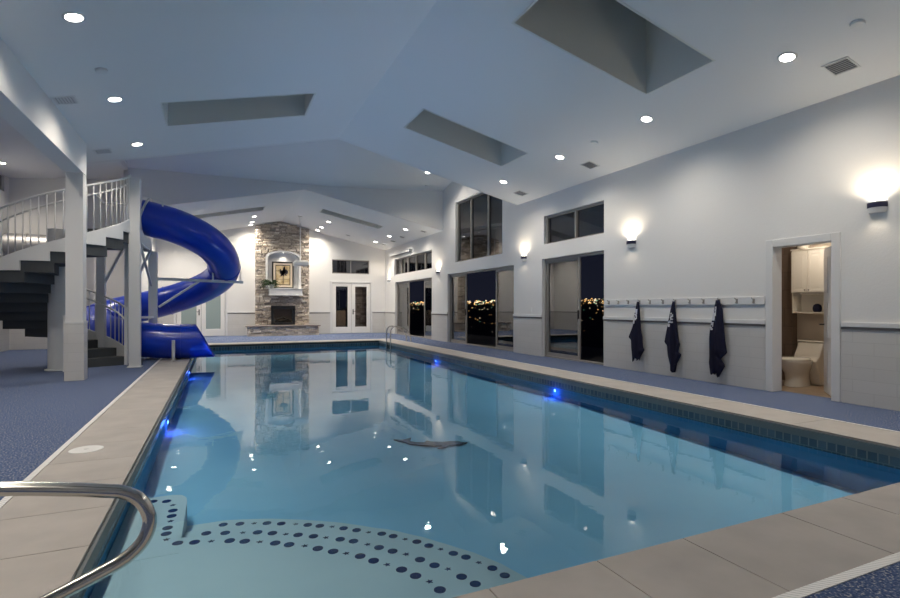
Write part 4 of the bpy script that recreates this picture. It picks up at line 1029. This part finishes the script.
for (x, y, s_), lb in zip(LEDP, ('blue pool light in the left pool wall nearer the steps', 'blue pool light in the left pool wall beside the slide exit', 'blue pool light in the right pool wall opposite the towels', 'blue pool light in the right pool wall nearer the ladder')):
    if l0 is None:
        l0 = thing('pool_light', (0, 0, 0), '', 'pool light', 'blue underwater wall lights')
        q = MB(); q.lathe((0, 0, 0), [(.035, 0), (.035, .012), (.03, .016)], 16, 'x'); q.build('bezel', M['chrome'], l0)
        q = MB(); q.lathe((.016, 0, 0), [(.022, 0), (.02, .006)], 16, 'x'); q.build('lens', M['led'], l0)
        lamp('bulb', 'POINT', (.05, 0, -.02), 1.4, (.05, .16, 1), l0, shadow_soft_size=.05)
        lamp('upward_beam', 'SPOT', (.12, 0, .0), 85, (.56, .62, 1), l0, (0, R(-132), 0), spot_size=R(95), spot_blend=1, shadow_soft_size=.08)
        c = l0
    else: c = copy_tree(l0)
    c.location = (x, y, -.25); c.rotation_euler = (0, 0, 0 if s_ > 0 else PI); c['label'] = lb
# ------------------------------------------------------------------ outside night
f = MB(); NXS = [7.6, 12, 40, 90, 160, 250, 350, 450, 540, 700]; NZS_ = [-.3, -1.0, -9, -11, -10, -8, 0, 8, 13, 15]
for i in range(len(NXS) - 1):
    f.add([(NXS[i], -200, NZS_[i]), (NXS[i + 1], -200, NZS_[i + 1]), (NXS[i + 1], 1500, NZS_[i + 1]), (NXS[i], 1500, NZS_[i])], [(0, 1, 2, 3)])
struct(f.build('terrain', M['night'], weld=True), 'dark night hillside falling away outside the right wall', 'ground')
f = MB(); f.box(XR + .2, 10.5, 5.8, 25.5, -.25, -.02)
struct(f.build('terrace', mat('terrace_concrete', (.05, .05, .05), .9)))
def tz(x):
    for i in range(len(NXS) - 1):
        if NXS[i] <= x <= NXS[i + 1]: return NZS_[i] + (NZS_[i + 1] - NZS_[i]) * (x - NXS[i]) / (NXS[i + 1] - NXS[i])
    return 0
cl = MB(); rz = random.Random(9)
def city(n, x0, x1, s0, s1, power=1):
    for _ in range(n):
        x = rz.uniform(x0, x1); b = R(rz.uniform(12, 62)); y = x / math.tan(b)
        if y > 1400: continue
        d = math.hypot(x, y); s_ = d * rz.uniform(s0, s1); z = tz(x) + s_; mi = rz.choice([0, 0, 0, 1, 1, 2, 3])
        cl.box(x, x + s_, y, y + s_, z, z + s_ * .8, mi)
city(1000, 400, 560, .0006, .0018); city(260, 300, 420, .0005, .0012); city(150, 60, 300, .0004, .0010)
tag(cl.build('city_lights', [emis('city_warm', (1, .55, .18), 1.3), emis('city_white', (1, .82, .55), 1.3), emis('city_green', (.4, 1, .6), .5), emis('city_dim', (1, .5, .2), .35)]), 'distant city lights in a band below the night sky', 'city lights', kind='stuff')

# ------------------------------------------------------------------ world, camera, view
w = bpy.data.worlds.new('night_sky'); scn.world = w; w.use_nodes = True
N = w.node_tree.nodes; L = w.node_tree.links; bg = N['Background']
tc = N.new('ShaderNodeTexCoord'); sx = N.new('ShaderNodeSeparateXYZ'); cr = N.new('ShaderNodeValToRGB')
cr.color_ramp.elements[0].position = 0.0; cr.color_ramp.elements[0].color = (.022, .025, .045, 1)
cr.color_ramp.elements[1].position = .35; cr.color_ramp.elements[1].color = (.007, .010, .028, 1)
L.new(tc.outputs['Generated'], sx.inputs[0]); L.new(sx.outputs['Z'], cr.inputs['Fac']); L.new(cr.outputs['Color'], bg.inputs['Color'])
bg.inputs['Strength'].default_value = .3

cam = bpy.data.cameras.new('camera'); co = bpy.data.objects.new('camera', cam); COL.objects.link(co)
cam.sensor_width = 36; cam.lens = 36 * 512 / 900; cam.clip_end = 3000; cam.clip_start = .05
cam.shift_y = 8 / 900
co.location = (0, 0, 1.22); co.rotation_euler = (R(90), 0, -math.asin(.4128))
scn.camera = co
scn.view_settings.view_transform = 'Standard'; scn.view_settings.look = 'None'; scn.view_settings.gamma = 1
scn.view_settings.use_curve_mapping = False; scn.view_settings.exposure = 0.47
scn.cycles.max_bounces = 10; scn.cycles.diffuse_bounces = 6; scn.cycles.glossy_bounces = 5; scn.cycles.transparent_max_bounces = 12
scn.cycles.sample_clamp_indirect = 6; scn.cycles.caustics_reflective = False; scn.cycles.caustics_refractive = False
scn.cycles.use_denoising = True
